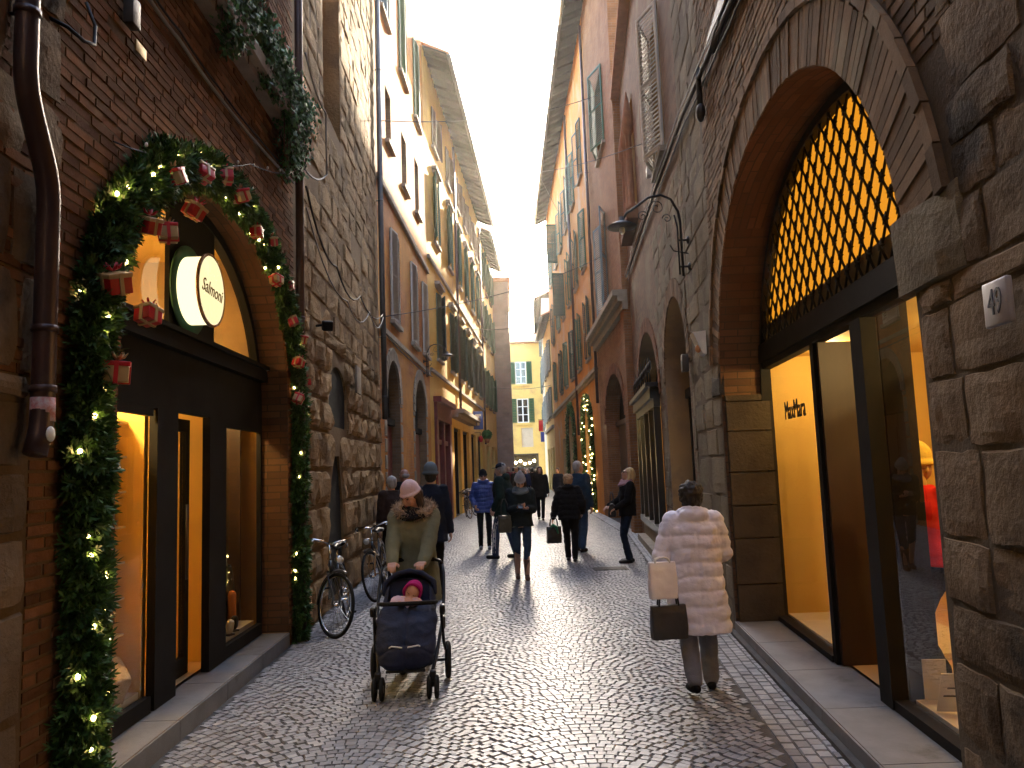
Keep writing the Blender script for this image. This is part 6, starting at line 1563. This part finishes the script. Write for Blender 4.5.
for s_ in (-1, 1):
    e = MB(); e.tube([q(s_*.014, -.066, .004), q(s_*.025, -.064, .000), q(s_*.036, -.056, .004)], .0022, 5); e.build('closed_eye', HAIRM['brown'], bb)
e = MB(); e.ell(q(0, .014, .010), (.073, .074, .080), 20, 12, rot=HRb)
pts = [q(.066*math.cos(a), -.028, .008+.072*math.sin(a)) for a in [2*PI*i/24 for i in range(24)]]; e.tube(pts, .015, 8, closed=True)
ho_ = vox(e, .007, 'hood', surf('magenta_knit', (.42, .02, .16), (.34, .015, .12), 8, .8, .4, 40), BB, 1)
for v in ho_.data.vertices:   # open the hood round the face
    l = HRb.transposed() @ (v.co-hb)
    if l.y < -.034 and (l.x/.058)**2+((l.z-.004)/.062)**2 < 1: v.co = hb+HRb @ V((l.x, -.02, l.z))
e = MB(); e.loft([(0, -.02, .58, .15, .09), (-.01, -.0, .64, .15, .085), (-.03, .03, .685, .11, .06), (-.05, .05, .70, .06, .03)], 20); vox(e, .009, 'blanket', surf('pale_pink_blanket', (.62, .50, .56), (.5, .36, .44), 14, .9, .6, 30), BB, 1, wrinkle(.009, 14, 18))

# ================================================================== bags
def bag(name, label, loc, rz, w, d, h_, mat, hm, hh=.12, flap=False, soft=.0):
    t = thing(name, label, 'bag', loc, math.radians(rz), world=False)
    m_ = MB(); m_.loft([(0, 0, 0, w/2*.96, d/2), (0, 0, h_*.3, w/2, d/2*1.05), (0, 0, h_*.8, w/2*.98, d/2*.8), (0, 0, h_, w/2*.96, d/2*.45)], 28, ex=7)
    vox(m_, .008, 'bag_body', mat, t, 1, wrinkle(.003+soft, 10, 10))
    for s_ in (-1, 1):
        m_ = MB(); pts = [(-w*.27, s_*d*.22, h_*.97), (-w*.22, s_*d*.2, h_+hh*.7), (-w*.08, s_*d*.08, h_+hh), (w*.08, s_*d*.08, h_+hh), (w*.22, s_*d*.2, h_+hh*.7), (w*.27, s_*d*.22, h_*.97)]
        m_.tube(pts, .0065, 6); m_.build('handle', hm, t)
    return t
GB = surf('grey_brown_leather', (.045, .046, .05), (.03, .031, .034), 4, .5, .3, 30)
bag('handbag', 'dark grey boxy handbag hanging at the left side of the pale quilted coat', (1.07, 5.72, .44), 8, .27, .10, .235, GB, DARK, .20)
bag('paper_bag', 'plain white paper shopping bag held under the arm above the grey handbag', (1.03, 5.66, .73), 8, .21, .07, .26, surf('white_paper', (.80, .77, .80), (.74, .71, .75), 4, .6, .2, 20), M['white'], .03)
bag('handbag', 'small black handbag with green scarf hanging from the sandy haired person\'s hand', (.66, 14.1, .33), 10, .27, .14, .30, surf('black_leather', (.02, .02, .02), None, 4, .4, .2, 30), DARK, .16, soft=.004)
m_ = MB(); m_.tube([(.60, 14.02, .62), (.64, 13.99, .66), (.70, 14.0, .62), (.73, 14.02, .5)], [.02, .03, .03, .012], 8)
single('green_scarf', m_, surf('green_silk', (.02, .20, .09), None, 4, .5, 0), 'small green scarf knotted over the top of the black handbag', 'scarf')
bag('handbag', 'black shoulder bag held in front by the blond woman in sunglasses', (1.66, 13.55, .80), 80, .30, .13, .22, surf('soft_black_leather', (.016, .016, .018), None, 4, .5, .2, 30), DARK, .2, soft=.003)
bag('handbag', 'dark olive shoulder bag at the hip of the phone reading woman', (-.19, 12.0, .72), 10, .2, .12, .26, surf('dark_olive_leather', (.05, .045, .025), None, 4, .5, .2, 30), DARK, .25, soft=.003)

# ================================================================== bicycles
CHROME = surf('chrome', (.62, .62, .62), (.5, .5, .5), 6, .22, .05, 30, metal=1.)
def bicycle(label, x, y, rz, steer, paint, fork, lean=6, group=None, basket=False):
    """heads along local -Y; origin midway between the wheels on the ground"""
    t = thing('bicycle', label, 'bicycle', (x, y, 0), math.radians(rz), group, world=False); t.rotation_euler = (0, math.radians(lean), math.radians(rz))
    Rw = .335
    def wheel(cy, rot):
        c = V((0, cy, Rw)); ax = rot @ V((1, 0, 0))
        m_ = MB(); m_.ring(c, ax, Rw-.016, .017, 44, 8); w_ = m_.build('wheel', TYRE, t)
        m_ = MB(); m_.ring(c, ax, Rw-.036, .009, 44, 6); m_.tube([c-ax*.03, c+ax*.03], .02, 8); m_.build('rim', CHROME, w_)
        m_ = MB(); a0 = ax.orthogonal().normalized(); b0 = ax.cross(a0)
        for i in range(28):
            a = 2*PI*i/28; d_ = a0*math.cos(a)+b0*math.sin(a); m_.tube([c+ax*(.024 if i % 2 else -.024), c+d_*(Rw-.04)], .0016, 3, cap=False)
        m_.build('spokes', CHROME, w_)
    wheel(.52, Matrix.Identity(3))
    hd = V((0, -.335, .80)); axis = V((0, -.31, -.95)).normalized(); Rs = Matrix.Rotation(math.radians(steer), 3, axis)
    fc = hd+axis*((.80-Rw)/.95)+V((0, -.045, 0)); fc = V((0, fc.y, Rw))
    F_ = lambda p: hd+Rs @ (V(p)-hd)
    fcs = F_(fc); c0 = fcs.copy(); ax = Rs @ V((1, 0, 0))
    dz_ = Rw*math.sqrt(max(0, 1-ax.z**2))-c0.z; c0.z += dz_
    m_ = MB(); m_.ring(c0, ax, Rw-.016, .017, 44, 8); w_ = m_.build('wheel', TYRE, t)
    m_ = MB(); m_.ring(c0, ax, Rw-.036, .009, 44, 6); m_.tube([c0-ax*.03, c0+ax*.03], .02, 8); m_.build('rim', CHROME, w_)
    m_ = MB(); a0 = ax.orthogonal().normalized(); b0 = ax.cross(a0)
    for i in range(28):
        a = 2*PI*i/28; d_ = a0*math.cos(a)+b0*math.sin(a); m_.tube([c0+ax*(.024 if i % 2 else -.024), c0+d_*(Rw-.04)], .0016, 3, cap=False)
    m_.build('spokes', CHROME, w_)
    m_ = MB(); crown = hd+axis*.16
    for s_ in (-1, 1): m_.tube([F_(crown+V((s_*.0, 0, 0))), F_(crown+V((s_*.042, -.005, -.03))), F_(fc+V((s_*.042, .02, .12))), c0+ax*s_*.042], .0105, 7)
    m_.build('fork', fork, t)
    m_ = MB()  # guard round the turned wheel
    up = Rs @ V((0, 0, 1)); bkd = Rs @ V((0, 1, 0))
    m_.tube([c0+(bkd*math.cos(a)+up*math.sin(a))*(Rw+.022) for a in [math.radians(-5+i*9) for i in range(14)]], .022, 6, flat=.35); m_.build('mudguard', paint, t)
    m_ = MB(); m_.tube([V((0, .52+(Rw+.022)*math.cos(a), Rw+(Rw+.022)*math.sin(a))) for a in [math.radians(-15+i*11) for i in range(14)]], .024, 6, flat=.35); m_.build('mudguard', paint, t)
    bb = V((0, .09, .29)); sc = V((0, .24, .74)); ra = V((0, .52, Rw))
    m_ = MB(); m_.tube([hd+axis*.02, hd+axis*.15], .019, 8); m_.tube([hd+axis*.12, bb+V((0, -.02, .02)), bb], .0165, 8); m_.tube([bb, sc], .015, 8); m_.tube([hd+axis*.04, bb+(sc-bb)*.55], .014, 8)
    for s_ in (-1, 1): m_.tube([bb+V((s_*.015, 0, 0)), ra+V((s_*.055, 0, 0))], .009, 6); m_.tube([sc-V((0, .01, .04)), ra+V((s_*.055, 0, 0))], .008, 6)
    m_.build('frame', paint, t)
    m_ = MB(); m_.tube([sc, sc+V((0, .03, .11))], .012, 8); m_.build('seat_post', CHROME, t)
    m_ = MB(); m_.ell(sc+V((0, .09, .145)), (.095, .085, .032)); m_.capsule(sc+V((0, .06, .145)), .045, sc+V((0, -.12, .140)), .018); vox(m_, .008, 'saddle', surf('worn_saddle_leather', (.03, .022, .018), None, 5, .4, .1, 30), t, 1)
    m_ = MB(); st_ = hd-axis*.16; m_.tube([hd, st_], .012, 8)
    for s_ in (-1, 1): m_.tube([F_(st_), F_(st_+V((s_*.10, -.03, .03))), F_(st_+V((s_*.22, .02, .045))), F_(st_+V((s_*.285, .16, .01)))], .0115, 8)
    hb_ = m_.build('handlebar', CHROME, t)
    for s_ in (-1, 1):
        m_ = MB(); m_.tube([F_(st_+V((s_*.262, .10, .026))), F_(st_+V((s_*.292, .20, -.004)))], .017, 8); m_.build('grip', TYRE, hb_)
        m_ = MB(); m_.tube([F_(st_+V((s_*.20, -.01, .03))), F_(st_+V((s_*.25, .02, .0))), F_(st_+V((s_*.28, .10, -.03)))], .006, 6); m_.build('brake_lever', CHROME, hb_)
    m_ = MB(); c_ = F_(hd+V((0, -.11, .0))); dd = Rs @ V((0, -1, 0)); m_.tube([c_+dd*.0, c_+dd*.05, c_+dd*.085], [.02, .042, .045], 14); hl = m_.build('headlamp', CHROME, t)
    m_ = MB(); m_.tube([c_+dd*.086, c_+dd*.09], .04, 14); m_.build('lens', M['white'], hl)
    m_ = MB(); m_.ring(bb, (1, 0, 0), .085, .006, 24, 5); m_.tube([bb-V((.07, 0, 0)), bb+V((.07, 0, 0))], .012, 6)
    m_.tube([bb+V((.07, 0, 0)), bb+V((.075, .05, -.16))], .009, 6); m_.tube([bb-V((.07, 0, 0)), bb+V((-.075, -.05, .16))], .009, 6)
    m_.build('crank', CHROME, t)
    for a, b in ((.115, V((0, .05, -.16))), (-.115, V((0, -.05, .16)))): m_ = MB(); m_.rbox(bb+b+V((a, 0, 0)), .08, .06, .018, None, .005); m_.build('pedal', TYRE, t)
    if basket:
        m_ = MB()
        for j in range(6):
            z_ = .80+j*.035; a = .13+.006*j; m_.tube([F_(V((-a, -.62, z_))), F_(V((a, -.62, z_))), F_(V((a, -.42, z_))), F_(V((-a, -.42, z_)))], .004, 4, closed=True)
        for i in range(9):
            for yy in (-.62, -.42): m_.tube([F_(V((-.13+i*.0325, yy, .80))), F_(V((-.16+i*.04, yy, .975)))], .003, 4)
        m_.build('wire_basket', BK1, t)
    return t
BKP = surf('black_bicycle_paint', (.02, .02, .022), None, 3, .3, .05, 30, coat=.4); GOLDP = surf('bronze_bicycle_paint', (.32, .18, .07), None, 3, .35, .05, 30, metal=.5); GRNP = surf('dark_green_bicycle_paint', (.02, .05, .03), None, 3, .35, 0)
bicycle('black city bicycle with its front wheel turned out, leaning on the rough stone wall', -1.99, 8.83, 6, -42, BKP, BKP, -6)
bicycle('second bicycle with bronze fork and chrome handlebar, parked right behind the parka woman', -1.93, 11.0, 2, 14, BKP, GOLDP, -5)
bicycle('dark bicycle with wire basket in the cluster past the oxblood shop front', -1.72, 27.6, 10, 25, BKP, BKP, -5, 'bicycles parked past the oxblood shop front', True)
bicycle('green bicycle in the cluster past the oxblood shop front', -1.62, 29.3, 14, -15, GRNP, BKP, -6, 'bicycles parked past the oxblood shop front')
bicycle('farthest bicycle of the cluster by the yellow house, bronze painted', -1.5, 31.2, 8, 20, GOLDP, GOLDP, -5, 'bicycles parked past the oxblood shop front')

bag(BAGLATER[0], BAGLATER[1], *BAGLATER[2:])
